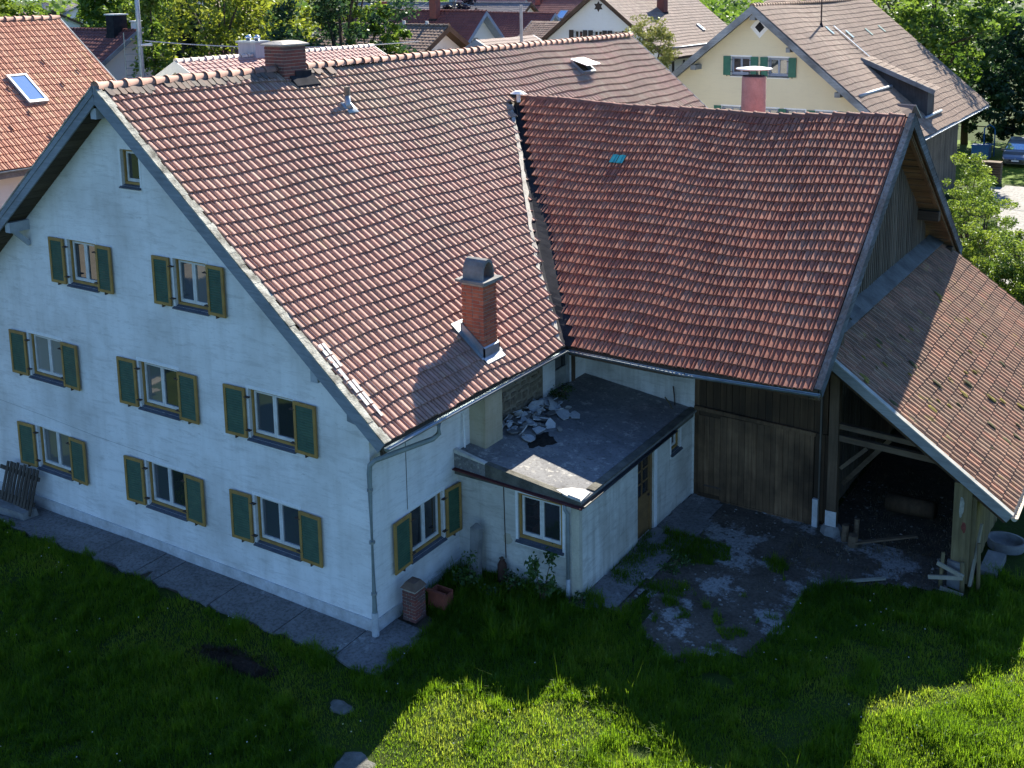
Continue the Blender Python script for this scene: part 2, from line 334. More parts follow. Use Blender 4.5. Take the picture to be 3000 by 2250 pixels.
def window_unit(parent, O, R, N, c, hw, z0, z1, depth=0.13, casing=M_OCHRE, sash=M_WHITEP, sill=M_SILL, glass=M_GLASS, leaves=2, cw=0.05, surround=True, label=None):
    """casing > sash, two panes, sill; stands in an opening of half width hw centred on c"""
    w = MB(); a, b = c - hw, c + hw; g = 0.006
    for (p, q, r, s) in ((a + g, a + cw, z0 + .03, z1 - g), (b - cw, b - g, z0 + .03, z1 - g), (a + cw, b - cw, z1 - cw, z1 - g), (a + cw, b - cw, z0 + .03, z0 + cw + .04)):
        fbox(w, O, R, N, p, q, r, s, -depth - 0.07, -depth + 0.055)
    wo = w.build('window', casing, parent)
    if label: wo['label'] = label
    a2, b2, y0, y1 = a + cw + .003, b - cw - .003, z0 + cw + .043, z1 - cw - .003; fw = 0.055; sb = MB(); n = leaves; step = (b2 - a2) / n
    for i in range(n):
        p, q = a2 + i * step + .002, a2 + (i + 1) * step - .002
        for (x0_, x1_, zz0, zz1) in ((p, p + fw, y0, y1), (q - fw, q, y0, y1), (p + fw, q - fw, y0, y0 + fw + .02), (p + fw, q - fw, y1 - fw, y1)):
            fbox(sb, O, R, N, x0_, x1_, zz0, zz1, -depth - 0.05, -depth + 0.012)
        pb = MB(); fbox(pb, O, R, N, p + fw - .01, q - fw + .01, y0 + fw + .01, y1 - fw + .01, -depth - 0.03, -depth - 0.02); pb.build('pane', glass[i % len(glass)] if isinstance(glass, tuple) else glass, wo)
    sb.build('sash', sash, wo)
    O_ = V(O); R_ = V(R); N_ = V(N); Zv = V((0, 0, 1)); s = MB(); P = lambda u, z, d: O_ + R_ * u + Zv * z + N_ * d
    s.hexa([P(a - .05, z0 - .06, .07), P(b + .05, z0 - .06, .07), P(b + .05, z0 - .06, .006), P(a - .05, z0 - .06, .006), P(a - .05, z0 - .035, .07), P(b + .05, z0 - .035, .07), P(b + .05, z0 - .005, .006), P(a - .05, z0 - .005, .006)])
    s.hexa([P(a + g, z0 - .02, .006), P(b - g, z0 - .02, .006), P(b - g, z0 - .0, -depth + .05), P(a + g, z0 - .0, -depth + .05), P(a + g, z0 - .004, .006), P(b - g, z0 - .004, .006), P(b - g, z0 + .03, -depth + .05), P(a + g, z0 + .03, -depth + .05)])
    s.build('sill', sill, wo)
    if surround:
        t = MB(); e = 0.07
        fbox(t, O, R, N, a - e, b + e, z1 + .004, z1 + e + .01, 0, .008); fbox(t, O, R, N, a - e, b + e, z0 - .12, z0 - .064, 0, .008)
        fbox(t, O, R, N, a - e, a - .004, z0 - .064, z1 + .004, 0, .008); fbox(t, O, R, N, b + .004, b + e, z0 - .064, z1 + .004, 0, .008)
        t.build('surround', M_SURR, wo)
    return wo
def shutter(parent, O, R, N, a, b, z0, z1, hinge_side, swing=0.0, frame=M_OCHRE, slat=M_GREEN, d=0.035, slats=True):
    """open shutter: frame > slats, hinges. swing tilts it a little off the wall"""
    O = V(O); R = V(R); N = V(N)
    hp = b if hinge_side > 0 else a     # hinge edge (towards the window)
    ca, sa = math.cos(swing), math.sin(swing)
    R2 = R * ca + N * (sa * (-hinge_side)); N2 = N * ca - R * (sa * (-hinge_side)); O2 = O + R * hp - R2 * hp
    f = MB(); fw = 0.075; t0, t1 = d, d + 0.04
    for (p, q, r, s) in ((a, a + fw, z0, z1), (b - fw, b, z0, z1), (a + fw, b - fw, z0, z0 + fw), (a + fw, b - fw, z1 - fw, z1)): fbox(f, O2, R2, N2, p, q, r, s, t0, t1)
    fo = f.build('shutter', frame, parent)
    sl = MB(); n = 17 if slats else 1; h = (z1 - z0 - 2 * fw) / n; Zv = V((0, 0, 1))
    P = lambda u, z, dd: O2 + R2 * u + Zv * z + N2 * dd
    for i in range(n):
        zz = z0 + fw + i * h; sl.cur = random.random()
        if slats: sl.hexa([P(a + fw, zz, t1 - .006), P(b - fw, zz, t1 - .006), P(b - fw, zz + h * .6, t0 + .008), P(a + fw, zz + h * .6, t0 + .008), P(a + fw, zz + .012, t1 - .004), P(b - fw, zz + .012, t1 - .004), P(b - fw, zz + h * .6 + .02, t0 + .012), P(a + fw, zz + h * .6 + .02, t0 + .012)])
        else: fbox(sl, O2, R2, N2, a + fw, b - fw, z0 + fw, z1 - fw, t0 + .008, t1 - .012)
    so2 = sl.build('slats', slat, fo)
    if slats: so2['kind'] = 'stuff'
    for zz in (z0 + .2, z1 - .2):
        hb = MB(); h0, h1 = (hp - .03, hp + .12) if hinge_side > 0 else (hp - .12, hp + .03)
        fbox(hb, O, R, N, h0, h1, zz - .012, zz + .012, .01, t1 + .008); hb.build('hinge', M_IRON, fo)
    m_ = (a + b) / 2; hb = MB(); fbox(hb, O2, R2, N2, m_ - .012, m_ + .012, z0 - .05, z0 + .012, .01, t1 + .014); hb.build('holdback', M_IRON, fo)
    return fo
def brick_stack(parent, x0, x1, y0, y1, z0, z1, mat, joint=M_JOINT, bh=0.070, jt=0.017, blen=0.25, seed=5, zlow=None):
    """chimney shaft: a recessed mortar core, and every brick of its four faces"""
    rng = random.Random(seed); co = MB(); co.box((x0 + .012, y0 + .012, zlow if zlow is not None else z0), (x1 - .012, y1 - .012, z1)); core = co.build('chimney', joint, parent)
    n = int((z1 - z0) / (bh + jt)); bd = 0.10
    for c in range(n):
        za = z0 + c * (bh + jt); zb = za + bh; off = (c % 2) * 0.5
        for face in range(4):
            L0, L1 = (x0, x1) if face % 2 == 0 else (y0, y1)
            full = (c + face) % 2 == 0
            a, b = (L0, L1) if full else (L0 + bd + jt, L1 - bd - jt)
            k = max(1, int(round((b - a) / blen))); cuts = [a + (b - a) * i / k for i in range(k + 1)]
            for i in range(k):
                p, q = cuts[i] + (jt / 2 if i else 0), cuts[i + 1] - (jt / 2 if i < k - 1 else 0)
                mb = MB(); mb.cur = rng.random(); e = rng.uniform(-.002, .004)
                if face == 0: mb.box((p, y0 - e, za), (q, y0 + bd, zb))
                elif face == 2: mb.box((p, y1 - bd, za), (q, y1 + e, zb))
                elif face == 1: mb.box((x1 - bd, p, za), (x1 + e, q, zb))
                else: mb.box((x0 - e, p, za), (x0 + bd, q, zb))
                mb.build('brick', mat, core)
    return core
# ================================================================ FARMHOUSE
XR, ZR, XE, ZE = -7.428, 11.50, 0.93, 4.60
MS = (ZR - ZE) / (XE - XR); SL = math.hypot(ZR - ZE, XE - XR); CS, SN = (XE - XR) / SL, (ZR - ZE) / SL
HW = 14.86; YV, YB = -0.60, 26.25          # verge planes
rz = lambda x: ZE + (XE - x) * MS if x > XR else ZE + (x - (2 * XR - XE)) * MS
farm = thing('farmhouse', 'white plastered farmhouse with green shutters and faded pink tile roof', 'house', (-7.4, 13, -0.2))
# openings of the gable: (centre, half width, bottom, top, shutter inner, outer)
GW = [(cx, 0.70, zb, zt, 0.758, 1.43) for cx in (-11.075, -6.648, -2.869) for (zb, zt) in ((3.587, 4.772), (0.99, 2.172))] + [(-9.22, 0.56, 6.387, 7.551, 0.634, 1.21), (-5.275, 0.56, 6.387, 7.551, 0.634, 1.21)]
holes = [(c - h, c + h, zb, zt) for (c, h, zb, zt, _, _) in GW] + [(-7.44, -6.80, 9.14, 10.02)]
wb = MB()
RT = 0.24    # roof build-up
clips = [(MS, 1, ZE + XE * MS - RT), (-MS, 1, ZE - MS * (2 * XR - XE) - RT)]
wall_panel(wb, (0, 0, 0), (1, 0, 0), (0, -1, 0), -HW, 0, -0.6, 11.4, holes, 0.26, clips)
# side wall towards the yard, with its window and the terrace door
SWH = [(1.27, 2.48, 0.912, 2.105), (7.56, 8.42, 2.72, 4.55)]
wall_panel(wb, (0, 0, 0), (0, 1, 0), (1, 0, 0), 0, 26, -0.6, 5.12, SWH, 0.26)
wb.add([(-HW, 0, -.6), (-HW, 26, -.6), (-HW, 26, 5.12), (-HW, 0, 5.12)], [(0, 1, 2, 3)])
wb.add([(-HW, 26, -.6), (0, 26, -.6), (0, 26, 5.1), (XR, 26, 11.2), (-HW, 26, 5.1)], [(0, 1, 2, 3, 4)])
wb.build('wall', M_PLASTER, farm)
# dark rooms behind the panes
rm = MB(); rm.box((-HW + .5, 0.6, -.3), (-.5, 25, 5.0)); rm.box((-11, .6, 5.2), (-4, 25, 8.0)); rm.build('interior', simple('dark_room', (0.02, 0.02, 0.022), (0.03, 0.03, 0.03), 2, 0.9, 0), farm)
pl = MB(); pl.box((-HW - .03, -.035, -.6), (.035, .002, .10)); pl.box((.002, .002, -.6), (.04, 3.05, .12)); pl.build('plinth', M_PLINTH, farm)
G = ((0, 0, 0), (1, 0, 0), (0, -1, 0))
GL = [(M_GLASS_C, M_GLASS_C), (M_GLASS_G, M_GLASS_G), (M_GLASS_G, M_GLASS), (M_GLASS_D, M_GLASS), (M_GLASS_D, M_GLASS), (M_GLASS_D, M_GLASS_D), (M_GLASS, M_GLASS), (M_GLASS_D, M_GLASS_G)]
for i, (c, h, zb, zt, si, so_) in enumerate(GW):
    window_unit(farm, *G, c, h, zb, zt, glass=GL[i])
    shutter(farm, *G, c - so_, c - si, zb - .01, zt + .005, 1, random.uniform(0.01, .05))
    shutter(farm, *G, c + si, c + so_, zb - .01, zt + .005, -1, random.uniform(0.01, .05))
window_unit(farm, *G, -7.12, 0.32, 9.14, 10.02, leaves=1, label='small attic window under the ridge')
S_ = ((0, 0, 0), (0, 1, 0), (1, 0, 0))
window_unit(farm, *S_, 1.875, 0.605, 0.912, 2.105)
shutter(farm, *S_, 0.60, 1.225, .90, 2.11, 1, 0.05); shutter(farm, *S_, 2.525, 3.05, .90, 2.11, -1, 0.10)
# terrace door
dm = MB()
fbox(dm, *S_, 7.57, 7.65, 2.72, 4.54, -.2, -.05); fbox(dm, *S_, 8.33, 8.41, 2.72, 4.54, -.2, -.05); fbox(dm, *S_, 7.65, 8.33, 2.72, 3.35, -.17, -.10); fbox(dm, *S_, 7.65, 8.33, 4.46, 4.54, -.2, -.05)
do = dm.build('door', simple('grey_door_paint', (0.34, 0.35, 0.34), (0.25, 0.26, 0.25), 4, .6, .2), farm); tag(do, 'half glazed terrace door under the eave')
pm = MB(); fbox(pm, *S_, 7.65, 8.33, 3.35, 4.46, -.15, -.14); pm.build('pane', M_GLASS, do)
fm = MB(); fbox(fm, *S_, 8.42, 8.56, 2.70, 4.7, 0, .05); fm.build('door_post', wood('brown_post', (.12, .08, .05), (.18, .12, .08), 'z'), farm)
# bare rubble stones where plaster fell off beside the terrace door
M_STONE = simple('rubble_stone', (0.27, 0.22, 0.15), (0.15, 0.12, 0.09), 6.5, 0.95, 0.8, 0.04)
bk = MB(); fbox(bk, *S_, 4.33, 6.9, 2.7, 4.9, 0, .02); bw = bk.build('bare_masonry', simple('earth_mortar', (.22, .18, .12), (.32, .27, .2), 5, .95, .6, .02), farm); tag(bw, 'patch of bare stone masonry where the plaster has fallen off')
zz = 2.72; rg = random.Random(4)
while zz < 4.8:
    hh = rg.uniform(.13, .27); y = 4.36 + rg.uniform(0, .2)
    while y < 6.8:
        ww = rg.uniform(.14, .38); mb = MB(); d = rg.uniform(.025, .055); e = .03
        P = lambda u, z, q: (q, u, z)
        a, b, c_, d_ = y, min(y + ww - .03, 6.88), zz + rg.uniform(-.03, .03), zz + hh - .035 + rg.uniform(-.03, .02); j = lambda: rg.uniform(-.028, .028)
        mb.hexa([(.0, a, c_), (.0, b, c_), (.0, b, d_), (.0, a, d_), (d, a + e + j(), c_ + e + j()), (d, b - e + j(), c_ + e + j()), (d, b - e + j(), d_ - e + j()), (d, a + e + j(), d_ - e + j())])
        mb.build('stone', M_STONE, bw); y += ww
    zz += hh
pr = MB(); pr.box((-.002, 3.60, 2.5), (0.47, 4.32, 4.86)); pr.build('chimney_pier', M_PIER, farm)
# ---- roof
rb = MB()
for sgn in (1, -1):
    fx = (lambda x: x) if sgn > 0 else (lambda x: 2 * XR - x)
    q = [(fx(XE - .03), YV + .04, ZE - .05), (fx(XE - .03), YB - .04, ZE - .05), (fx(XR), YB - .04, ZR - .03), (fx(XR), YV + .04, ZR - .03)]
    lo = [(p[0], p[1], p[2] - .16) for p in q]
    rb.hexa(lo + q if sgn > 0 else [lo[3], lo[2], lo[1], lo[0], q[3], q[2], q[1], q[0]])
roof = rb.build('roof', M_SOFFIT, farm)
VAL = np.array([(XE, 6.62), (-0.32, 7.80), (-1.3, 8.9), (-2.47, 10.36), (-3.78, 12.02), (-5.62, 14.17)])   # valley x -> y
vy = lambda x: np.interp(-x, -VAL[:, 0], VAL[:, 1])
def keep_main(u, s):
    x = XE - s * CS; y = YV + .20 + u
    k = ~((x > -5.75) & (y > vy(x) - .22) & (y < 2 * 14.17 - vy(x) + .2))
    k &= ~((x > -.22) & (x < .50) & (y > 3.62) & (y < 4.24))
    k &= ~((np.abs(x + 6.3) < .33) & (np.abs(y - 19.9) < .45))
    return k
wobm = lambda u, s: .016 * np.sin(u * .8 + 1.0 + .35 * s) + .022 * np.sin(u * .33 + .2 * s) + .010 * np.sin(u * 2.1 - s * 1.3) - 0.03 * np.exp(-((s - 5) / 3) ** 2) * np.sin(u * .24) ** 2
def tint_main(u, s, r):
    t = sstep(3, 20, u + s * .8); return np.clip(r * .55 + .45 * t + .10 * np.sin(u * .6 + s), 0, 1)
tile_field(roof, 'roof_tile', M_TILE_MAIN, (XE, YV + .20, ZE - .02), (0, 1, 0), (-CS, 0, SN), YB - YV - .24, SL - .10, 0.222, 0.347, keep_main, wobm, 300, seed=3, tintf=tint_main, lift=.056, k=1.5, wave=.030)
# far slope, seen only from its back: one rough tile field
tile_field(roof, 'back_roof_tile', M_TILE_MAIN, (2 * XR - XE, YB - .04, ZE - .02), (0, -1, 0), (CS, 0, SN), YB - YV - .08, SL - .1, .30, .347, None, None, 0, PROF_S, seed=4)
ridge_tiles(roof, 'ridge_tile', M_RIDGE, (XR, YV + .05, ZR + .045), (XR, YB - .05, ZR + .045), 0.13, 0.40, seed=6)
# old plain tiles tucked under the ridge near the gable
rg = random.Random(9)
for i in range(46):
    y = -.38 + i * .165 + rg.uniform(-.02, .02); s = SL - .30 + rg.uniform(-.12, .05)
    if 4.8 < y < 6.2 and rg.random() < .6: continue
    if rg.random() < .12: continue
    S = V((-CS, 0, SN)); U = V((0, 1, 0)); Nn = U.cross(S); o = V((XE, y, ZE - .02)) + S * s + Nn * (.092 + rg.uniform(0, .014)); a = rg.gauss(0, .07); U2 = U * math.cos(a) + S * math.sin(a); S2 = S * math.cos(a) - U * math.sin(a)
    P = []; n = 5; w_, l_ = .15, .34
    prof2 = [(0, .05), (.02, .012), (w_ / 2, -.012), (w_ - .02, .012), (w_, .05)]
    for (u, dd) in prof2: P.append(o + U2 * u + S2 * dd + Nn * .012)
    for (u, dd) in prof2: P.append(o + U2 * u + S2 * l_)
    Q = [p - Nn * .018 for p in P]
    mb = MB(); mb.cur = rg.random(); F = [(k, k + 1, n + k + 1, n + k) for k in range(n - 1)] + [(k + 1, k, 2 * n + k, 2 * n + k + 1) for k in range(n - 1)] + [(0, n, 3 * n, 2 * n), (n - 1, 3 * n - 1, 4 * n - 1, 2 * n - 1)]
    mb.add(P + Q, F); mb.build('plain_tile', M_TILE_OLD, roof)
# light replacement strips beside the verge
rg = random.Random(3)
for i in range(6):
    s0 = .55 + i * .347
    for k in range(2):
        S = V((-CS, 0, SN)); U = V((0, 1, 0)); Nn = U.cross(S); mb = MB(); o = V((XE, YV + .235 + k * .115 + .06, ZE - .02)) + S * (s0 + .02)
        mb.obox(o + S * .15 + Nn * .108, U * (.034 if k else .044), S * .155, Nn * .006)
        if (i, k) not in ((0, 0), (3, 1)): mb.build('white_tile_strip', simple('whitewashed_tile', (.66, .65, .63), (.55, .54, .52), 5, .8, .2), roof)
# verge: barge boards, capping
for sgn in (1, -1):
    fx = (lambda x: x) if sgn > 0 else (lambda x: 2 * XR - x)
    S = V((fx(XR) - fx(XE), 0, ZR - ZE)).normalized(); Nn = V((SN * sgn, 0, CS)); L = SL
    for (yy, nm) in ((YV, 'barge_board'), (YB, 'barge_board')):
        mb = MB(); a = V((fx(XE), yy, ZE)); b = V((XR, yy, ZR))
        e = -1 if yy == YV else 1
        mb.prism([a + Nn * .03, b + Nn * .03, b - V((0, 0, .36)), a - Nn * .25 + S * .0], (0, .045 * -e, 0))
        mb.prism([a + Nn * .035 + V((0, .02 * e, 0)), b + Nn * .035 + V((0, .02 * e, 0)), b - V((0, 0, .12)) + V((0, .02 * e, 0)), a - Nn * .07 + V((0, .02 * e, 0))], (0, .018 * -e, 0))
        mb.build(nm, M_BARGE, farm)
    mb = MB(); rg = random.Random(8); n = 60     # rough lichen-grown mortar capping along the front verge
    for i in range(n):
        a = V((fx(XE), YV - .03, ZE)) + S * (L * i / n) + Nn * (.040 + rg.uniform(0, .012)); d = S * (L / n)
        w0 = .17 + rg.uniform(-.02, .05); mb.hexa([a, a + V((0, w0, 0)), a + d + V((0, w0, 0)), a + d] + [p + Nn * (.035) for p in (a, a + V((0, w0, 0)), a + d + V((0, w0, 0)), a + d)])
    mb.build('verge_capping', M_VERGE, farm)
    # purlin ends under the overhang
    for t in ((.50, .955) if sgn < 0 else (.20, )):
        c = V((fx(XE), 0, ZE)) + S * (L * t) - Nn * .36; mb = MB(); mb.box((c.x - .10, YV + .06, c.z - .13), (c.x + .10, .05, c.z + .13)); mb.build('purlin_end', simple('pale_grey_beam', (.42, .45, .48), (.33, .36, .38), 4, .8, .3), farm)
        if t == .50: mb = MB(); mb.beam((c.x, YV + .2, c.z - .1), (c.x + .05, -.01, c.z - .52), .10, .12); mb.build('bracket', simple('pale_grey_beam', 0, 0), farm)
    # soffit boards of the gable overhang
    n = 30
    for i in range(n):
        a = V((fx(XE), YV + .05, ZE)) + S * (L * (i + .04) / n) - Nn * .235; d = S * (L / n * .93); mb = MB(); mb.cur = random.random()
        mb.hexa([a, a + V((0, .6, 0)), a + d + V((0, .6, 0)), a + d] + [p + Nn * .02 for p in (a, a + V((0, .6, 0)), a + d + V((0, .6, 0)), a + d)]); mb.build('soffit_board', M_SOFFIT, farm)
# a stepped board end at the foot of the right verge
mb = MB(); mb.prism([(-.55, -.05, 5.05), (-.10, -.05, 5.05), (.30, -.05, 4.55), (-.02, -.05, 4.70), (-.12, -.05, 4.55), (-.55, -.05, 4.62)], (0, .04, 0)); mb.build('verge_bracket', M_BARGE, farm)
# eave: fascia, gutter, downpipe
mb = MB(); mb.box((XE - .16, YV + .06, ZE - .27), (XE - .12, 6.5, ZE - .08)); mb.box((.004, .02, ZE - .02 - .27), (XE - .16, 6.6, ZE - .25)); mb.build('eave_boarding', wood('dark_eave', (.05, .045, .04), (.09, .075, .06), 'y'), farm)
def gutter(parent, A, B, r, mat, name='gutter', out=None, drop=0.03):
    A = V(A); B = V(B); D = (B - A).normalized(); side = V(out).normalized(); n = 7; P = []; F = []
    for (o, ) in ((A,), (B,)):
        for rr in (r, r - .006):
            for k in range(n):
                a = math.pi + math.pi * k / (n - 1); P.append(o + side * (math.cos(a) * rr) + V((0, 0, math.sin(a) * rr)))
    for k in range(n - 1):
        F += [(k, k + 1, 2 * n + k + 1, 2 * n + k), (n + k + 1, n + k, 3 * n + k, 3 * n + k + 1)]
    F += [(0, n, 3 * n, 2 * n), (n - 1, 3 * n - 1, 4 * n - 1, 2 * n - 1), tuple(range(n)), tuple(range(2 * n, 3 * n))]
    g = MB(); g.add(P, F); g.tube([A + side * r, B + side * r], .010, 6)
    return g.build(name, mat, parent)
gutter(farm, (XE + .05, YV + .02, ZE - .065), (XE + .05, 6.55, ZE - .10), .075, M_GUTTER, out=(1, 0, 0))
dp = MB(); dp.tube([(XE + .05, 1.15, ZE - .14), (XE + .05, 1.15, ZE - .38), (XE - .03, 1.05, ZE - .48), (.17, -.02, ZE - .72), (.09, -.10, ZE - .82), (.075, -.11, ZE - 1.0), (.075, -.11, .35), (.075, -.11, -.12)], .058, 10); dpo = dp.build('downpipe', M_PIPE, farm, True)
for z in (3.2, 2.0, .8): cl = MB(); cl.tube([(.075, -.11, z), (.075, -.11, z + .05)], .066, 10); cl.build('pipe_clamp', M_ZINC, dpo)
bt = MB(); bt.tube([(.075, -.11, .38), (.075, -.11, -.16)], [.07, .085], 10); bt.build('standpipe', simple('pale_standpipe', (.50, .52, .54), (.4, .42, .44), 5, .6, .2), dpo)
# thin cracks/wires on the gable and the yard side
mb = MB(); mb.tube([(.012, 1.18, 4.3), (.012, 1.18, 2.2)], .006, 5); mb.build('wall_cable', M_IRON, farm); mb = MB(); mb.tube([(-14.0, -.002, 2.62), (-11.5, -.002, 2.52), (-9.3, -.002, 2.40), (-8.0, -.002, 2.37), (-6.5, -.002, 2.33)], .004, 5); mb.build('plaster_crack', simple('crack_grey', (.25, .25, .25), (.32, .32, .31), 4, .9, 0), farm)
mb = MB(); mb.tube([(.06, 3.28, 3.75), (.10, 3.26, 2.9)], .022, 8); mb.build('white_vent_pipe', M_SURR, farm)
# ---- chimneys
ch = brick_stack(farm, -.17, .45, 3.64, 4.20, 4.9, 6.88, M_BRICK, zlow=4.5); tag(ch, 'slender red brick chimney with a barrel hood above the yard eave')
mb = MB(); mb.box((-.27, 3.52, 6.885), (.57, 4.32, 6.95)); mb.build('cap_slab', M_CONC, ch)
mb = MB(); K = 10; P = []
for x in (-.16, .42):
    for rr in (1.0, .84):
        for k in range(K + 1):
            a = math.pi * k / K; P.append((x, 3.92 + .24 * rr * math.cos(a), 6.945 + .48 * rr * math.sin(a) ** .75))
m = K + 1; F = []
for k in range(K): F += [(k, k + 1, 2 * m + k + 1, 2 * m + k), (m + k + 1, m + k, 3 * m + k, 3 * m + k + 1), (k, m + k, m + k + 1, k + 1), (2 * m + k + 1, 3 * m + k + 1, 3 * m + k, 2 * m + k)]
mb.add(P, F); mb.build('barrel_hood', M_CONC, ch, False)
mb = MB()   # zinc flashing skirt following the slope
za = lambda x: rz(x) + .03
for (x0, y0, x1, y1) in ((-.20, 3.60, .49, 3.63), (.455, 3.60, .49, 4.24), (-.20, 4.21, .49, 4.24), (-.2, 3.6, -.175, 4.24)):
    mb.hexa([(x0, y0, za(x0) - .05), (x1, y0, za(x1) - .05), (x1, y1, za(x1) - .05), (x0, y1, za(x0) - .05), (x0, y0, za(x0) + .32), (x1, y0, za(x1) + .32), (x1, y1, za(x1) + .32), (x0, y1, za(x0) + .32)])
for (x0, y0, x1, y1) in ((-.40, 3.50, -.20, 4.34), (.49, 3.56, .62, 4.30), (-.2, 3.50, .5, 3.598), (-.2, 4.242, .5, 4.34)):
    mb.hexa([(x0, y0, za(x0) + .075), (x1, y0, za(x1) + .075), (x1, y1, za(x1) + .075), (x0, y1, za(x0) + .075), (x0, y0, za(x0) + .10), (x1, y0, za(x1) + .10), (x1, y1, za(x1) + .10), (x0, y1, za(x0) + .10)])
mb.build('flashing', M_ZINC, ch)
c2 = brick_stack(farm, -7.80, -7.08, 5.10, 5.95, 11.25, 12.18, M_BRICKD, seed=7, zlow=11.0, bh=.075); tag(c2, 'squat dark brick chimney astride the ridge')
mb = MB(); P = []
for (x, y) in ((-7.87, 5.02), (-7.01, 5.02), (-7.01, 6.03), (-7.87, 6.03)): P.append((x, y, 12.19))
for (x, y) in ((-7.87, 5.02), (-7.01, 5.02), (-7.01, 6.03), (-7.87, 6.03)): P.append((x, y, 12.23))
for (x, y) in ((-7.6, 5.2), (-7.24, 5.2), (-7.24, 5.85), (-7.6, 5.85)): P.append((x, y, 12.31))
mb.add(P, [(3, 2, 1, 0), (0, 1, 5, 4), (1, 2, 6, 5), (2, 3, 7, 6), (3, 0, 4, 7), (4, 5, 9, 8), (5, 6, 10, 9), (6, 7, 11, 10), (7, 4, 8, 11), (8, 9, 10, 11)]); mb.build('cap_slab', M_MORTAR, c2)
mb = MB(); zb2 = lambda x: rz(x) + .02
mb.hexa([(-7.08, 5.3, zb2(-7.08) - .05), (-6.80, 5.3, zb2(-6.80)), (-6.80, 6.2, zb2(-6.80)), (-7.08, 6.2, zb2(-7.08) - .05), (-7.08, 5.3, zb2(-7.08) + .13), (-6.80, 5.3, zb2(-6.80) + .10), (-6.80, 6.2, zb2(-6.80) + .10), (-7.08, 6.2, zb2(-7.08) + .13)])
mb.box((-7.2, 5.5, 11.2), (-7.04, 6.1, 11.48)); mb.build('flashing', M_LEAD, c2)
# ---- vent pipe, skylight hatch
S = V((-CS, 0, SN)); U = V((0, 1, 0)); Nn = U.cross(S)
base = V((-6.08, 6.5, rz(-6.08))); mb = MB(); mb.obox(base + Nn * .055, S * .22, U * .20, Nn * .008)
mb.tube([base + V((-.03, 0, .02)), base + V((-.03, 0, .16)), base + V((-.03, 0, .42))], [.17, .09, .075], 10); vo = mb.build('vent_pipe', M_ZINC, farm, True)
mb = MB(); mb.tube([base + V((-.03, 0, .38)), base + V((-.03, 0, .62))], .085, 10); mb.build('vent_hood', simple('brown_vent', (.14, .12, .09), (.2, .17, .13), 6, .7, .2), vo)
c = V((-6.3, 19.9, rz(-6.3))) + Nn * .03; mb = MB()
for (a, b, p, q) in ((-.36, .36, -.48, -.42), (-.36, .36, .42, .48), (-.36, -.30, -.42, .42), (.30, .36, -.42, .42)):
    mb.obox(c + S * ((a + b) / 2) + U * ((p + q) / 2) + Nn * .05, S * ((b - a) / 2), U * ((q - p) / 2), Nn * .09)
hk = mb.build('roof_hatch', M_ZINC, farm)
Sh = (S * math.cos(.45) - Nn * math.sin(.45) * -1).normalized(); Sh = (-S * math.cos(.40) + Nn * math.sin(.40)).normalized(); mb = MB(); mb.obox(c + S * .36 + Nn * .15 + Sh * .36, Sh * .38, U * .50, Sh.cross(U) * .02); mb.build('hatch_lid', simple('pale_hatch_sheet', (.72, .74, .75), (.62, .64, .65), 4, .35, .1, metal=.4), hk)
mb = MB(); mb.tube([c - S * .3 + U * .3 + Nn * .12, c - S * .3 + U * .3 + Nn * .45], .012, 6); mb.build('hatch_stay', M_ZINC, hk)
# ================================================================ BARN
BYR, BZR, BYE, BZE = 14.17, 9.98, 6.58, 4.56
BS = (BZR - BZE) / (BYR - BYE); BL = math.hypot(BZR - BZE, BYR - BYE); BC, BN = (BYR - BYE) / BL, (BZR - BZE) / BL
BX1 = 7.68; BGX = 6.95; BFY = 9.2
bz = lambda y: BZE + (y - BYE) * BS if y < BYR else BZE + (2 * BYR - BYE - y) * BS
barn = thing('barn', 'timber barn wing with dark red tile roof joining the farmhouse', 'barn', (4, 14, -0.2))
sag = lambda x: .10 * np.cos((x - 2.2) / 6.3 * math.pi * .5) * -1 + .05 + .12 * np.clip((x - 4) / 3.7, 0, 1) + .02 * np.sin(x * 1.3)
rb = MB()
for sgn in (1, -1):
    fy = (lambda y: y) if sgn > 0 else (lambda y: 2 * BYR - y)
    n = 14; xs = [lerp(-5.6, BX1 - .04, i / n) for i in range(n + 1)]
    for i in range(n):
        a, b = xs[i], xs[i + 1]; za, zb = float(sag(a)), float(sag(b))
        al = max(0.0, min(1.0, (0.9 - a) / 6.5)); bl_ = max(0.0, min(1.0, (0.9 - b) / 6.5))       # cut back along the valley
        ya, yb = lerp(BYE + .02, BYR, al), lerp(BYE + .02, BYR, bl_)
        q = [(a, fy(ya), bz(ya) + za - .06), (b, fy(yb), bz(yb) + zb - .06), (b, fy(BYR), BZR + zb - .06), (a, fy(BYR), BZR + za - .06)]
        lo = [(p[0], p[1], p[2] - .14) for p in q]
        rb.hexa(lo + q if sgn > 0 else [lo[3], lo[2], lo[1], lo[0], q[3], q[2], q[1], q[0]])
broof = rb.build('roof', M_SOFFIT, barn)
vx = lambda y: np.interp(y, VAL[:, 1], VAL[:, 0])
def keep_barn(u, s):
    x = -5.6 + u; y = BYE + s * BC
    return x > vx(y) + .24 + .05 * np.sin(y * 7.1)
bwob = lambda u, s: sag(-5.6 + u) + .018 * np.sin((u - 2) * 1.1 + s * .4) * np.sin(s * .33) + .010 * np.sin(u * 2.3 + s)
teal = []
def tint_barn(u, s, r): return r
tile_field(broof, 'roof_tile', M_TILE_BARN, (-5.6, BYE, BZE), (1, 0, 0), (0, BC, BN), BX1 + 5.6 - .14, BL - .08, .232, .346, keep_barn, bwob, 300, seed=21, lift=.036, k=1.35, wave=.042)
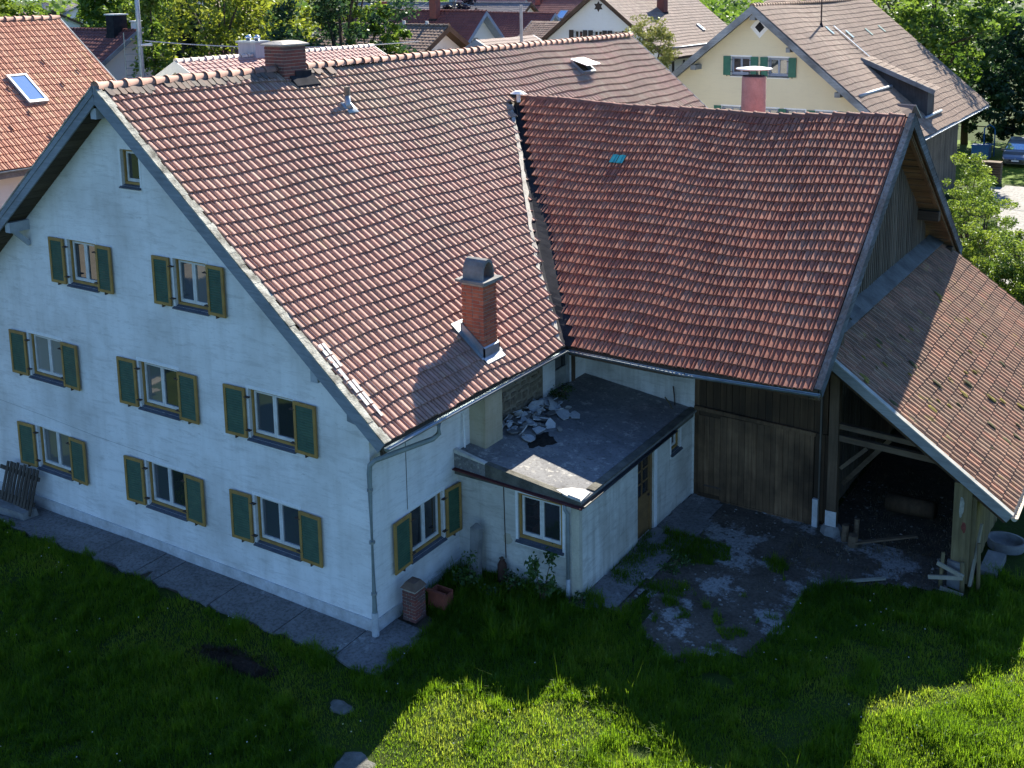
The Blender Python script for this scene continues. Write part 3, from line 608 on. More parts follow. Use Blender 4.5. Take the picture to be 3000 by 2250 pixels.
tile_field(broof, 'back_roof_tile', M_TILE_BARN, (BX1 - .1, 2 * BYR - BYE, BZE), (-1, 0, 0), (0, -BC, BN), BX1 - .9, BL - .1, .3, .346, None, lambda u, s: sag(BX1 - u), 0, PROF_S, seed=22)
ridge_tiles(broof, 'ridge_tile', M_RIDGEB, (-5.45, BYR, BZR - .02), (BX1 - .25, BYR, BZR - .02), .125, .40, seed=8, sag=lambda t: float(sag(-5.45 + t * 12.9)), collar=.022)
# glass tiles and white cowl
S = V((0, BC, BN)); U = V((1, 0, 0)); Nn = U.cross(S)
for k in range(2):
    mb = MB(); o = V((-.72 + k * .235, 12.05, bz(12.05) + float(sag(-.6)))) + Nn * .07; mb.obox(o + U * .06 + S * .17, U * .105, S * .17, Nn * .006); mb.obox(o + U * .06 + S * .17 + Nn * .012, U * .03, S * .17, Nn * .01)
    mb.build('glass_tile', simple('turquoise_glass_tile', (.03, .28, .30), (.05, .36, .36), 6, .12, 0, spec=.6), broof)
mb = MB(); P = []
for k in range(14): a = 2 * math.pi * k / 14; P.append((-5.25 + .30 * math.cos(a), 13.9 + .24 * math.sin(a), 10.18))
P2 = [(p[0] * .5 - 5.25 * .5, p[1] * .5 + 13.9 * .5, 10.27) for p in P]
mb.add(P + P2, [tuple(range(14)), tuple(range(14, 28))] + [(i, (i + 1) % 14, 14 + (i + 1) % 14, 14 + i) for i in range(14)]); mb.tube([(-5.25, 13.9, 9.9), (-5.25, 13.9, 10.2)], .07, 8); mb.build('white_cowl', M_SURR, broof)
# valley: dark sheet, ragged mortar edge
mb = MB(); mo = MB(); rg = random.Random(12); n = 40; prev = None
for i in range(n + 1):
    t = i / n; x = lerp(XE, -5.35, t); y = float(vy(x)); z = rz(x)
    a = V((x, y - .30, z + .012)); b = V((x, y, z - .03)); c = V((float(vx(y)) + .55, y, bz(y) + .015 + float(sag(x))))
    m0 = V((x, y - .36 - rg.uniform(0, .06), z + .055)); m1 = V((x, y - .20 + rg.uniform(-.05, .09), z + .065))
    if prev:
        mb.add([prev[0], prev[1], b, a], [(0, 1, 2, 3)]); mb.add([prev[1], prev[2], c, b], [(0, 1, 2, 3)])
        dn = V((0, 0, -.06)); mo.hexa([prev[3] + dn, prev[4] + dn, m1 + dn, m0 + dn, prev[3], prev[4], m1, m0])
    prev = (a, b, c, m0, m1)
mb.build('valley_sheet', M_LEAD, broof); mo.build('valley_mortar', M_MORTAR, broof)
# barge boards of the yard gable
M_BARGEB = wood('weathered_blue_grey_board', (0.045, 0.055, 0.068), (0.16, 0.195, 0.225), 'y', amt=.75, per=False)
for sgn in (1, -1):
    fy = (lambda y: y) if sgn > 0 else (lambda y: 2 * BYR - y)
    S = V((0, fy(BYR) - fy(BYE), BZR - BZE)).normalized(); Nn = V((0, -BN * sgn, BC)); zo = .12
    mb = MB(); a = V((BX1, fy(BYE - .05), BZE - .03 + zo)); b = V((BX1, BYR, BZR + zo + .02))
    mb.prism([a + Nn * .06, b + Nn * .07, b - V((0, 0, .30)), a - Nn * .20], (.05, 0, 0))
    mb.hexa([a + Nn * .062 + V((-.10, 0, 0)), a + Nn * .062 + V((.06, 0, 0)), b + Nn * .072 + V((.06, 0, 0)), b + Nn * .072 + V((-.10, 0, 0))] + [p + Nn * .03 for p in (a + Nn * .062 + V((-.10, 0, 0)), a + Nn * .062 + V((.06, 0, 0)), b + Nn * .072 + V((.06, 0, 0)), b + Nn * .072 + V((-.10, 0, 0)))])
    mb.build('barge_board', M_BARGEB, barn)
    for t in ((.42, .12) if sgn < 0 else ()):
        c = V((0, fy(BYE), BZE)) + S * (BL * t) - Nn * .42; mb = MB(); mb.box((BGX - .05, c.y - .14, c.z - .15), (BX1 - .03, c.y + .14, c.z + .15)); mb.build('purlin_end', wood('dark_purlin', (.045, .035, .025), (.09, .07, .05), 'x', per=False), barn)
    # inner rafter and soffit boards
    mb = MB(); mb.prism([a + V((-.07, 0, 0)) - Nn * .18, b + V((-.07, 0, -.28)), b + V((-.07, 0, -.50)), a + V((-.07, 0, 0)) - Nn * .34], (-.10, 0, 0)); mb.build('verge_rafter', wood('brown_rafter', (.13, .09, .06), (.20, .14, .09), 'y', per=False), barn)
    n = 44
    for i in range(n):
        d0 = V((BGX - .1, fy(BYE), BZE)) + S * (BL * i / n) - Nn * (.235 + random.uniform(0, .03)); d = S * (BL / n * random.uniform(.8, .95)); mb = MB(); mb.cur = random.random()
        W_ = V((BX1 - BGX + .06, 0, 0)); mb.hexa([d0, d0 + W_, d0 + W_ + d, d0 + d] + [p + Nn * .025 for p in (d0, d0 + W_, d0 + W_ + d, d0 + d)]); mb.build('soffit_board', MATS.get('bsof') or MATS.setdefault('bsof', wood('barn_soffit', (.13, .09, .055), (.24, .17, .10), 'x', amt=.3)), barn)
# gable boards
M_PLANK = wood('grey_barn_plank', (0.11, 0.095, 0.075), (0.21, 0.185, 0.15), 'z', amt=.35)
M_PLANKD = wood('dark_barn_plank', (0.055, 0.033, 0.018), (0.115, 0.071, 0.038), 'z', amt=.55)
M_DOORP = wood('worn_door_plank', (0.13, 0.075, 0.038), (0.27, 0.17, 0.095), 'z', amt=.85, dark=(.026, .018, .012))
y = BFY - .1
while y < 2 * BYR - BFY + .1:
    wd = random.uniform(.15, .21); yc = y + wd / 2; top = bz(yc) - .24; mb = MB(); mb.cur = random.random(); dx = random.uniform(0, .02)
    mb.box((BGX - .03, y, -.1), (BGX + .012 + dx, y + wd - .012, top)); mb.build('gable_board', M_PLANK, barn)
    mb = MB(); mb.cur = random.random(); mb.box((BGX + .012, y + wd - .035, 3.0), (BGX + .040 + dx, y + wd + .012, top - .02)); mb.build('cover_strip', M_PLANK, barn)
    y += wd
# plastered part of the front, behind the terrace
mb = MB(); wall_panel(mb, (0, BFY, 0), (1, 0, 0), (0, -1, 0), 0.0, 3.42, -.3, 6.1, [], .2); mb.build('wall', M_PLASTER2, barn); mb = MB(); mb.box((3.10, BFY - .02, -.3), (3.42, BFY + .1, 4.6)); mb.build('wall_pilaster', M_PLASTER2, barn); mb = MB(); mb.add([(0.3, 2 * BYR - BFY, -.3), (BGX, 2 * BYR - BFY, -.3), (BGX, 2 * BYR - BFY, 6.2), (.3, 2 * BYR - BFY, 6.2)], [(0, 1, 2, 3)]); mb.build('rear_wall', M_PLASTER2, barn)
mb = MB(); mb.box((.3, BFY + .35, -.2), (BGX - .15, 18.5, 5.5)); mb.build('interior', MATS['dark_room'], barn)
# timber front: boards over the rail, the sliding door below
mb = MB(); mb.box((3.44, BFY + .06, -.1), (7.3, BFY + .12, 6.0)); mb.build('backing_boards', M_PLANKD, barn)
x = 3.56
while x < 7.1:
    wd = random.uniform(.16, .22); b = min(x + wd - .010, 7.12); mb = MB(); mb.cur = random.random(); mb.box((x, BFY + .0 - random.uniform(0, .012), 2.50), (b, BFY + .05, 6.05)); mb.build('wall_board', M_PLANKD, barn); x += wd
mb = MB(); mb.box((3.43, BFY - .03, -.05), (3.56, BFY + .08, 6.0)); mb.build('door_post', M_DOORP, barn)
dr = MB(); dr.box((3.58, BFY - .055, .02), (6.78, BFY - .03, 2.46)); door = dr.build('barn_door', M_PLANKD, barn); tag(door, 'wide weathered plank door of the barn')
x = 3.585; k = 0
while x < 6.75:
    wd = random.uniform(.13, .20); b = min(x + wd - .009, 6.775); mb = MB(); mb.cur = random.random(); z0 = .05 + (.10 if k < 4 else 0)
    mb.box((x, BFY - .082 - random.uniform(0, .010), z0), (b, BFY - .056, 2.43 - (.08 if k < 4 else 0))); mb.build('door_plank', M_DOORP, door); x += wd; k += 1
mb = MB(); mb.beam((3.46, BFY - .10, 2.55), (6.82, BFY - .10, 2.48), .07, .10); mb.build('door_rail', M_DOORP, barn)
mb = MB(); mb.box((3.56, BFY - .09, -.06), (6.8, BFY - .05, .045)); mb.build('bottom_board', M_DOORP, door)
mb = MB(); mb.box((3.75, BFY - .095, .35), (4.25, BFY - .075, .40)); mb.build('iron_strap', M_IRON, door)
x = 6.80
for k in range(3):
    mb = MB(); mb.cur = random.random(); mb.box((x, BFY - .06, .15), (x + .12, BFY - .01, 2.5)); mb.build('wall_board', M_PLANKD, barn); x += .13
mb = MB(); mb.box((7.22, BFY - .32, .22), (7.46, BFY - .08, 6.0)); pst = mb.build('corner_post', wood('brown_corner_post', (.085, .058, .036), (.15, .105, .068), 'z', per=False), barn)
mb = MB(); mb.box((7.20, BFY - .34, .22), (7.48, BFY - .31, .62)); mb.build('whitewashed_foot', M_PLINTH, pst)
mb = MB(); P = []
for (z, r) in ((-.08, .30), (.12, .27), (.22, .20)):
    for k in range(8): a = 2 * math.pi * (k + .5) / 8; P.append((7.34 + r * math.cos(a), BFY - .2 + r * math.sin(a), z))
mb.add(P, [(i * 8 + k, i * 8 + (k + 1) % 8, (i + 1) * 8 + (k + 1) % 8, (i + 1) * 8 + k) for i in range(2) for k in range(8)] + [tuple(range(16, 24))]); mb.build('stone_footing', M_CONC, pst)
mb = MB(); mb.box((6.80, BFY - .16, -.02), (6.94, BFY - .07, .75)); mb.build('pale_stone_jamb', M_PLINTH, barn)
gutter(barn, (1.02, BYE - .06, BZE - .075 + .02), (4.3, BYE - .06, BZE - .10), .07, M_GUTTER, out=(0, -1, 0)); gutter(barn, (4.3, BYE - .06, BZE - .10), (BX1 + .02, BYE - .06, BZE + .02), .07, M_GUTTER, out=(0, -1, 0))
mb = MB(); mb.box((1.2, BYE + .10, BZE - .20), (BX1 - .3, BYE + .14, BZE - .02)); mb.build('eave_boarding', M_PLANKD, barn)
for xx in (2.2, 3.35, 5.3, 7.0): mb = MB(); mb.beam((xx, BFY, 5.95), (xx, BYE + .16, 4.35), .10, .14); mb.build('rafter', M_PLANKD, barn)
# ---- rendered pink chimney with a disc hat on the back slope
rc = thing('round_chimney', 'round pink rendered chimney under a white metal disc behind the barn ridge', 'chimney', (0.90, 19.5, 5.8))
mb = MB(); mb.tube([(0.90, 19.5, 5.4), (0.90, 19.5, 9.0), (0.90, 19.5, 10.50), (0.90, 19.5, 10.57)], [.44, .43, .42, .405], 20); mb.build('shaft', simple('pink_render', (.56, .33, .28), (.46, .26, .22), 3, .9, .4, .02), rc, True)
mb = MB(); mb.tube([(0.90, 19.5, 10.555), (0.90, 19.5, 10.60)], [.41, .38], 20); mb.build('rim', M_LEAD, rc)
mb = MB(); P = []
for (z, r) in ((10.80, .61), (10.83, .64), (10.85, .61), (10.91, .12)):
    for k in range(24): a = 2 * math.pi * k / 24; P.append((0.90 + r * math.cos(a), 19.5 + r * math.sin(a), z))
mb.add(P, [(i * 24 + k, i * 24 + (k + 1) % 24, (i + 1) * 24 + (k + 1) % 24, (i + 1) * 24 + k) for i in range(3) for k in range(24)] + [tuple(reversed(range(24))), tuple(range(72, 96))]); mb.build('disc_hat', simple('white_enamel', (.80, .80, .78), (.72, .72, .70), 5, .4, .05), rc, True)
mb = MB()
for (dx, dy) in ((.14, -.1), (.2, .1), (-.2, .05)): mb.tube([(0.90 + dx, 19.5 + dy, 10.50), (0.90 + dx, 19.5 + dy, 10.82)], .016, 6)
mb.build('hat_stay', M_IRON, rc)

# ================================================================ LEAN-TO SHED
lean = thing('lean_to_shed', 'open timber lean-to with mossy brown tile roof against the barn gable', 'shed', (9.3, 14, -0.1))
LM = .6925; lz = lambda x: 4.80 - (x - 7.7) * LM; LX0, LX1, LY0, LY1 = 7.02, 11.72, 7.86, 20.9; LC = 1 / math.hypot(1, LM); LN = LM * LC; LLn = (LX1 - LX0) / LC
rb = MB(); q = [(LX0, LY0 + .03, lz(LX0) - .03), (LX1 - .05, LY0 + .03, lz(LX1 - .05) - .03), (LX1 - .05, LY1, lz(LX1 - .05) - .03), (LX0, LY1, lz(LX0) - .03)]; rb.hexa([(p[0], p[1], p[2] - .12) for p in q] + q); lroof = rb.build('roof', M_PLANKD, lean)
lwob = lambda u, s: .02 * np.sin(u * .7 + s) + .02 * np.sin(u * .31 + 1.0) - .03 * np.exp(-((u - 4) / 2.5) ** 2)
tile_field(lroof, 'roof_tile', M_TILE_LEAN, (LX1, LY0 + .10, lz(LX1) - .01), (0, 1, 0), (-LC, 0, LN), LY1 - LY0 - .1, LLn - .38, .225, .345, None, lwob, 300, seed=31, lift=.026)
mb = MB(); S = V((LX1 - LX0, 0, lz(LX1) - lz(LX0))).normalized(); a = V((LX0 + .3, LY0, lz(LX0 + .3))); b = V((LX1, LY0, lz(LX1))); Nn = V((LN, 0, LC))
mb.prism([a + Nn * .05, b + Nn * .05, b - Nn * .16, a - Nn * .16], (0, .05, 0)); mb.build('barge_board', wood('grey_shed_board', (.20, .21, .21), (.30, .31, .30), 'x', amt=.4, per=False), lean)
mb = MB(); mb.hexa([a + Nn * .055 + V((0, -.02, 0)), b + Nn * .055 + V((0, -.02, 0)), b + Nn * .055 + V((0, .13, 0)), a + Nn * .055 + V((0, .13, 0))] + [p + Nn * .03 for p in (a + Nn * .055 + V((0, -.02, 0)), b + Nn * .055 + V((0, -.02, 0)), b + Nn * .055 + V((0, .13, 0)), a + Nn * .055 + V((0, .13, 0)))]); mb.build('verge_strip', simple('grey_verge_sheet', (.30, .30, .27), (.42, .41, .37), 4, .8, .4), lean)
mb = MB(); a2 = a + V((0, .18, 0)) - Nn * .16; b2 = b + V((0, .18, 0)) - Nn * .16; mb.prism([a2, b2, b2 - Nn * .14, a2 - Nn * .14], (0, .12, 0)); mb.build('verge_rafter', M_PLANKD, lean)
# sheet between gable boards and the top course
mb = MB(); Sx = V((1, 0, -LM)).normalized(); o = V((BGX + .03, BFY + .2, lz(BGX) + .14))
mb.hexa([o, o + Sx * .50, o + Sx * .50 + V((0, 11.2, 0)), o + V((0, 11.2, 0))] + [p + V((0, 0, .02)) for p in (o, o + Sx * .50, o + Sx * .50 + V((0, 11.2, 0)), o + V((0, 11.2, 0)))])
mb.build('flashing_board', simple('blue_grey_flashing', (.11, .12, .118), (.045, .048, .047), 1.8, .7, .5, .02), lean)
mb = MB(); mb.obox(o + V((.22, 1.1, -.02)), V((.14, .0, -.09)), V((.0, .40, .03)), V((.012, 0, .018))); mb.build('loose_flashing_piece', simple('blue_grey_flashing', 0, 0), lean)
gutter(lean, (LX1 + .06, LY0 + .05, lz(LX1) - .02), (LX1 + .06, LY1, lz(LX1) - .03), .075, simple('peeling_cream_gutter', (.52, .47, .36), (.34, .30, .24), 6, .7, .4), out=(1, 0, 0))
M_SHEDW = wood('yellow_brown_shed_board', (.16, .125, .06), (.26, .21, .11), 'z', amt=.4)
mb = MB(); mb.cur = .7; mb.box((10.46, 7.98, .10), (10.86, 8.04, 2.52)); wbd = mb.build('wide_board', M_SHEDW, lean); tag(wbd, 'wide board with a white smear and a red paint stain')
for (nm, c, cx, cz, rx_, rz_) in (('white_smear', (.36, .35, .29), 10.64, 1.95, .06, .26), ('red_stain', (.20, .055, .04), 10.71, 1.48, .06, .14)):
    mb = MB(); rg = random.Random(len(nm)); P = [(cx + rx_ * math.cos(2 * math.pi * k / 12) * rg.uniform(.7, 1.15), 7.976, cz + rz_ * math.sin(2 * math.pi * k / 12) * rg.uniform(.75, 1.15)) for k in range(12)]; mb.prism(P, (0, .003, 0)); mb.build(nm, simple(nm + '_paint', c, tuple(x * .6 for x in c), 9, .9, .2), wbd)
mb = MB(); mb.box((10.84, 8.06, -.05), (10.96, 8.18, 2.5)); mb.build('corner_post', M_SHEDW, lean)
y = 8.2
while y < 20.6:
    wd = random.uniform(.15, .22); mb = MB(); mb.cur = random.random(); mb.box((10.86 + random.uniform(0, .02), y, .25 + random.uniform(-.05, .1)), (10.92, y + wd - .012, 2.46)); mb.build('side_board', M_SHEDW, lean); y += wd
x = 7.1
while x < 10.86:
    wd = random.uniform(.16, .22); mb = MB(); mb.cur = random.random() * .4; mb.box((x, 20.5, -.05), (min(x + wd - .005, 10.86), 20.55, lz(x + .1) - .2)); mb.build('rear_board', M_PLANKD, lean); x += wd
M_BEAM = wood('brown_beam', (.10, .07, .045), (.18, .13, .085), 'x', per=False)
for (zz, h) in ((2.84, .13), (2.53, .15)):
    mb = MB(); mb.beam((7.44, BFY - .2, zz + .05), (10.1 if zz > 2.7 else 10.5, BFY - .2, zz - .04), .12, h); mb.build('cross_beam', M_BEAM, lean)
mb = MB(); mb.beam((7.5, BFY - .15, 1.75), (8.15, BFY - .15, 2.42), .07, .09); mb.build('brace', M_BEAM, lean); mb = MB(); mb.beam((7.3, BFY + .8, .9), (8.5, BFY + .7, 2.4), .10, .12); mb.build('brace', M_BEAM, lean)
for yy in (12.2, 16): mb = MB(); mb.box((10.7, yy, -.05), (10.84, yy + .14, 2.42)); mb.build('inner_post', M_PLANKD, lean); mb = MB(); mb.beam((7.1, yy + .07, 2.5), (10.85, yy + .07, 2.32), .12, .16); mb.build('cross_beam', M_PLANKD, lean)
for yy in np.arange(8.8, 20.5, .9): mb = MB(); mb.beam((7.1, float(yy), lz(7.1) - .22), (LX1 - .1, float(yy), lz(LX1 - .1) - .22), .10, .13); mb.build('rafter', M_PLANKD, lean)

rg = random.Random(44); M_MOSS = simple('yellow_moss', (.26, .20, .025), (.14, .12, .03), 12, .95, .8, .02); M_MOSSD = simple('dark_moss', (.05, .05, .02), (.09, .085, .03), 12, .95, .8, .02)
for i in range(46):
    u = rg.uniform(.1, 9.0); x = rg.uniform(7.9, 11.6); o = V((x, LY0 + u, lz(x) + .045)); mb = MB(); n = 9; r = rg.uniform(.05, .14); P = []
    for (s_, h_) in ((1, 0), (.75, .018), (.3, .028)):
        for k in range(n): a = 2 * math.pi * k / n; q = r * s_ * rg.uniform(.7, 1.2); P.append(o + V((math.cos(a) * q, math.sin(a) * q * .7, -LM * math.cos(a) * q + h_)))
    mb.add(P, [(j * n + k, j * n + (k + 1) % n, (j + 1) * n + (k + 1) % n, (j + 1) * n + k) for j in range(2) for k in range(n)] + [tuple(range(2 * n, 3 * n))]); mb.build('moss_cushion', M_MOSS if rg.random() < .6 else M_MOSSD, lroof, True)
# ================================================================ FLAT-ROOFED ANNEX
AX, AY0, AY1 = 3.36, 3.08, BFY - .03
annex = thing('flat_roofed_annex', 'low white annex with a cracked concrete terrace roof', 'annex', (1.7, 6, -0.2))
az = lambda x: 2.86 - x * .115
mb = MB(); AH = [(1.72, 2.92, 1.06, 2.22)]
wall_panel(mb, (0, AY0, 0), (1, 0, 0), (0, -1, 0), 0.0, AX, -.4, 2.42, AH, .22)
RH = [(5.96, 6.86, 0.02, 2.22), (7.86, 8.40, 1.66, 2.24)]
wall_panel(mb, (AX, 0, 0), (0, 1, 0), (1, 0, 0), AY0, AY1, -.4, 2.42, RH, .22)
mb.build('wall', M_PLASTER2, annex)
mb = MB(); mb.box((.3, AY0 + .45, -.2), (AX - .45, AY1 - .3, 2.3)); mb.build('interior', MATS['dark_room'], annex)
mb = MB(); mb.box((3.17, AY0 - .016, -.2), (AX + .016, AY0 + .02, 2.36)); mb.box((AX - .02, AY0 + .021, -.2), (AX + .016, AY0 + .12, 2.36)); mb.build('corner_strip', simple('cream_strip', (.55, .52, .42), (.46, .43, .35), 3, .9, .3), annex)
FA = ((0, AY0, 0), (1, 0, 0), (0, -1, 0)); RA = ((AX, 0, 0), (0, 1, 0), (1, 0, 0))
window_unit(annex, *FA, 2.32, .60, 1.06, 2.22, depth=.10, cw=.06)
window_unit(annex, *RA, 8.13, .27, 1.66, 2.24, depth=.12, leaves=1, label='small side window beside the barn door')
mb = MB(); fbox(mb, *RA, 5.97, 6.07, .02, 2.21, -.18, -.05); fbox(mb, *RA, 6.75, 6.85, .02, 2.21, -.18, -.05); fbox(mb, *RA, 6.07, 6.75, 2.12, 2.21, -.18, -.05); fbox(mb, *RA, 6.07, 6.75, .02, 1.1, -.15, -.10)
M_DOOR = simple('ochre_brown_door', (.24, .14, .055), (.17, .10, .045), 4, .6, .3)
do = mb.build('door', M_DOOR, annex); tag(do, 'ochre annex door with a glazed upper half')
mb = MB()
for (a, b, c, d) in ((6.38, 6.42, 1.1, 2.12), (6.07, 6.75, 1.42, 1.46), (6.07, 6.75, 1.76, 1.80)): fbox(mb, *RA, a, b, c, d, -.145, -.105)
mb.build('glazing_bar', M_DOOR, do); mb = MB(); fbox(mb, *RA, 6.07, 6.75, 1.1, 2.12, -.13, -.125); mb.build('pane', M_GLASS, do)
mb = MB(); fbox(mb, *RA, 6.68, 6.71, 1.0, 1.04, -.1, -.04); fbox(mb, *RA, 6.60, 6.71, 1.01, 1.03, -.05, -.035); mb.build('handle', M_IRON, do)
mb = MB(); fbox(mb, *RA, 5.90, 6.92, -.1, .05, .0, .32); mb.build('door_step', M_CONC, annex)
mb = MB(); fbox(mb, *RA, 6.87, 7.02, .02, 2.3, 0, .012); mb.build('white_jamb', M_SURR, annex)
# terrace slab
mS, ntS, NS, LS_, bS = mat_new('terrace_concrete')
vec = coords(ntS); n1 = noise(ntS, vec, .9, 7, .65, .6); n2 = noise(ntS, vec, 4.5, 6, .7, .3); n3 = noise(ntS, vec, 14, 5, .7)
c = ramp(ntS, n1, [(.3, (.13, .13, .135)), (.55, (.20, .20, .20)), (.7, (.26, .25, .235))]); c = mix(ntS, ramp(ntS, n2, [(.56, 0), (.64, .75)]), c, (.40, .385, .35)); c = mix(ntS, ramp(ntS, n2, [(.30, .7), (.40, 0)]), c, (.055, .05, .045)); c = mix(ntS, ramp(ntS, n3, [(.35, .5), (.5, 0)]), c, (.07, .065, .06))
LS_.new(c, bS.inputs['Base Color']); bS.inputs['Roughness'].default_value = .9; bS.inputs['Specular IOR Level'].default_value = .2; bump(ntS, bS, n2, .5, .02)
ox0, oy0 = AX + .13, AY0 - .13
mb = MB(); q = [(0.005, oy0, az(0)), (ox0, oy0, az(ox0)), (ox0, AY1, az(ox0)), (.005, AY1, az(0))]; mb.hexa([(p[0], p[1], 2.40 - .0 * p[0]) for p in q] + q); slab = mb.build('terrace_slab', mS, annex)
M_EDGE = simple('mossy_kerb_concrete', (.15, .145, .12), (.075, .072, .06), 3, .95, .7, .03)
mb = MB(); mb.hexa([(.9, oy0 - .01, az(.9) + .003), (2.98, oy0 - .01, az(2.98) + .003), (2.98, oy0 + .20, az(2.98) + .003), (.9, oy0 + .20, az(.9) + .003), (.9, oy0 - .01, az(.9) + .030), (2.98, oy0 - .01, az(2.98) + .035), (2.98, oy0 + .14, az(2.98) + .035), (.9, oy0 + .14, az(.9) + .03)]); mb.build('kerb', M_EDGE, annex)
mb = MB(); mb.hexa([(ox0 - .22, 3.55, az(ox0) + .028), (ox0 + .01, 3.55, az(ox0) + .003), (ox0 + .01, AY1, az(ox0) + .003), (ox0 - .22, AY1, az(ox0) + .028), (ox0 - .18, 3.55, az(ox0) + .045), (ox0 + .01, 3.55, az(ox0) + .035), (ox0 + .01, AY1, az(ox0) + .035), (ox0 - .18, AY1, az(ox0) + .045)]); mb.build('kerb', M_EDGE, annex)
mb = MB(); mb.hexa([(.006, oy0 - .012, az(0) + .003), (.9, oy0 - .012, az(.9) + .003), (.9, oy0 + .16, az(.9) + .003), (.006, oy0 + .16, az(0) + .003), (.006, oy0 - .012, az(0) + .10), (.9, oy0 - .012, az(.9) + .035), (.9, oy0 + .10, az(.9) + .035), (.006, oy0 + .10, az(0) + .10)]); mb.build('upstand', M_PLASTER2, annex)
# broken white corner
mb = MB(); P = [(2.72, 3.40), (2.98, 3.30), (3.30, 3.62), (3.44, 3.60), (ox0 - .01, oy0 + .01), (3.02, oy0 + .01)]; P = [(2.80, 3.02), (3.02, 3.32), (3.28, 3.46), (3.46, 3.42), (ox0 + .005, oy0 - .005), (3.10, oy0 - .005)]
mb.prism([(p[0], p[1], az(p[0]) + .004) for p in P], (0, 0, .035)); mb.prism([(3.14, 2.97, 2.50), (3.36, 3.16, 2.49), (3.47, 2.97, 2.46)], (0, 0, .06)); mb.build('broken_corner', simple('fresh_broken_concrete', (.62, .61, .57), (.48, .46, .42), 5, .95, .8, .03), annex)
mb = MB(); mb.hexa([(.9, oy0 - .008, 2.405), (ox0 + .006, oy0 - .008, 2.405), (ox0 + .006, oy0 - .002, 2.405), (.9, oy0 - .002, 2.405), (.9, oy0 - .008, az(.9) + .002), (ox0 + .006, oy0 - .008, az(ox0) + .002), (ox0 + .006, oy0 - .002, az(ox0) + .002), (.9, oy0 - .002, az(.9) + .002)]); mb.build('front_fascia', M_EDGE, annex)
mb = MB(); mb.box((AX + .02, oy0 + .02, 2.33), (ox0, AY1 - .2, 2.398)); mb.box((.01, oy0, 2.33), (AX + .018, AY0 - .002, 2.398)); mb.build('slab_soffit', M_EDGE, annex)
gutter(annex, (.02, oy0 - .055, 2.50), (ox0 + .05, oy0 - .055, 2.36), .055, M_REDGUT, out=(0, -1, 0)); gutter(annex, (ox0 + .055, oy0 + .0, 2.38), (ox0 + .055, 7.75, 2.40), .055, simple('black_gutter', (.03, .03, .032), (.05, .045, .04), 4, .6, .2), out=(1, 0, 0))
mb = MB(); mb.tube([(3.10, oy0 - .05, 2.34), (3.10, oy0 - .05, 2.22), (3.10, AY0 - .06, 2.05), (3.10, AY0 - .06, .45)], .042, 9); dpa = mb.build('downpipe', simple('grey_blue_pipe', (.20, .24, .28), (.28, .32, .35), 4, .5, .15), annex, True)
mb = MB(); mb.tube([(3.10, AY0 - .06, .47), (3.10, AY0 - .06, -.12)], [.05, .06], 9); mb.build('standpipe', MATS['pale_standpipe'], dpa, True)
mb = MB(); mb.tube([(1.33, AY0 - .012, 2.33), (1.345, AY0 - .012, 1.4), (1.37, AY0 - .02, .50)], .011, 6); mb.build('conduit', M_IRON, annex)
mb = MB(); rg = random.Random(2); mb.prism([(1.42 + .13 * math.cos(2 * math.pi * k / 12) * rg.uniform(.8, 1.1), AY0 - .004, .98 + .16 * math.sin(2 * math.pi * k / 12) * rg.uniform(.8, 1.1)) for k in range(12)], (0, .003, 0)); mb.build('plaster_repair', simple('sand_render', (.48, .44, .34), (.40, .36, .28), 6, .95, .3), annex)
# ---- rubble on the terrace
M_FRAG = simple('broken_white_sheet', (.50, .52, .53), (.34, .35, .36), 4, .9, .4, .02); M_FRAG2 = simple('grey_broken_sheet', (.24, .235, .22), (.15, .145, .135), 4, .9, .5, .02)
rg = random.Random(31); BIG = [(.34, 6.05, .42, 1.05), (.62, 6.45, .38, .9), (.30, 6.55, .34, .8), (.75, 5.75, .33, .5), (1.0, 6.35, .34, .35), (.55, 5.35, .34, .4), (.95, 5.2, .30, .3), (.30, 5.15, .34, .45), (1.25, 6.5, .30, .25), (.5, 4.75, .3, .2), (1.0, 4.62, .26, .12)]
def fragment(x, y, z, r, tilt, yaw, mat, seed, label, group):
    g = random.Random(seed); n = g.choice((5, 6, 6, 7)); th = g.uniform(.012, .03)
    M = Matrix.Translation((x, y, z)) @ Matrix.Rotation(yaw, 4, 'Z') @ Matrix.Rotation(tilt, 4, 'X')
    mb = MB(M); P = [(r * math.cos(2 * math.pi * k / n + g.uniform(-.3, .3)) * g.uniform(.45, .75), r * math.sin(2 * math.pi * k / n + g.uniform(-.3, .3)) * g.uniform(.45, .9), 0) for k in range(n)]
    mb.prism(P, (0, 0, th)); o = mb.build('rubble_fragment', mat); tag(o, label, 'rubble', group); return o
for i, (x, y, r, tl) in enumerate((a_, b_, c_ * .92, d_ * .7) for (a_, b_, c_, d_) in BIG): fragment(x, y, az(x) + .04 + r * .45 * math.sin(tl), r, tl, rg.uniform(-.6, .6) + (2.2 if i % 2 else 1.2), M_FRAG if i % 4 != 3 else M_FRAG2, 40 + i, ('large pale broken slab leaning on the masonry in the rubble heap' if x < .45 else 'large pale broken slab lying flat at the edge of the rubble heap') if i % 4 != 3 else 'large grey broken slab in the rubble heap on the terrace', 'large slabs in the rubble heap')
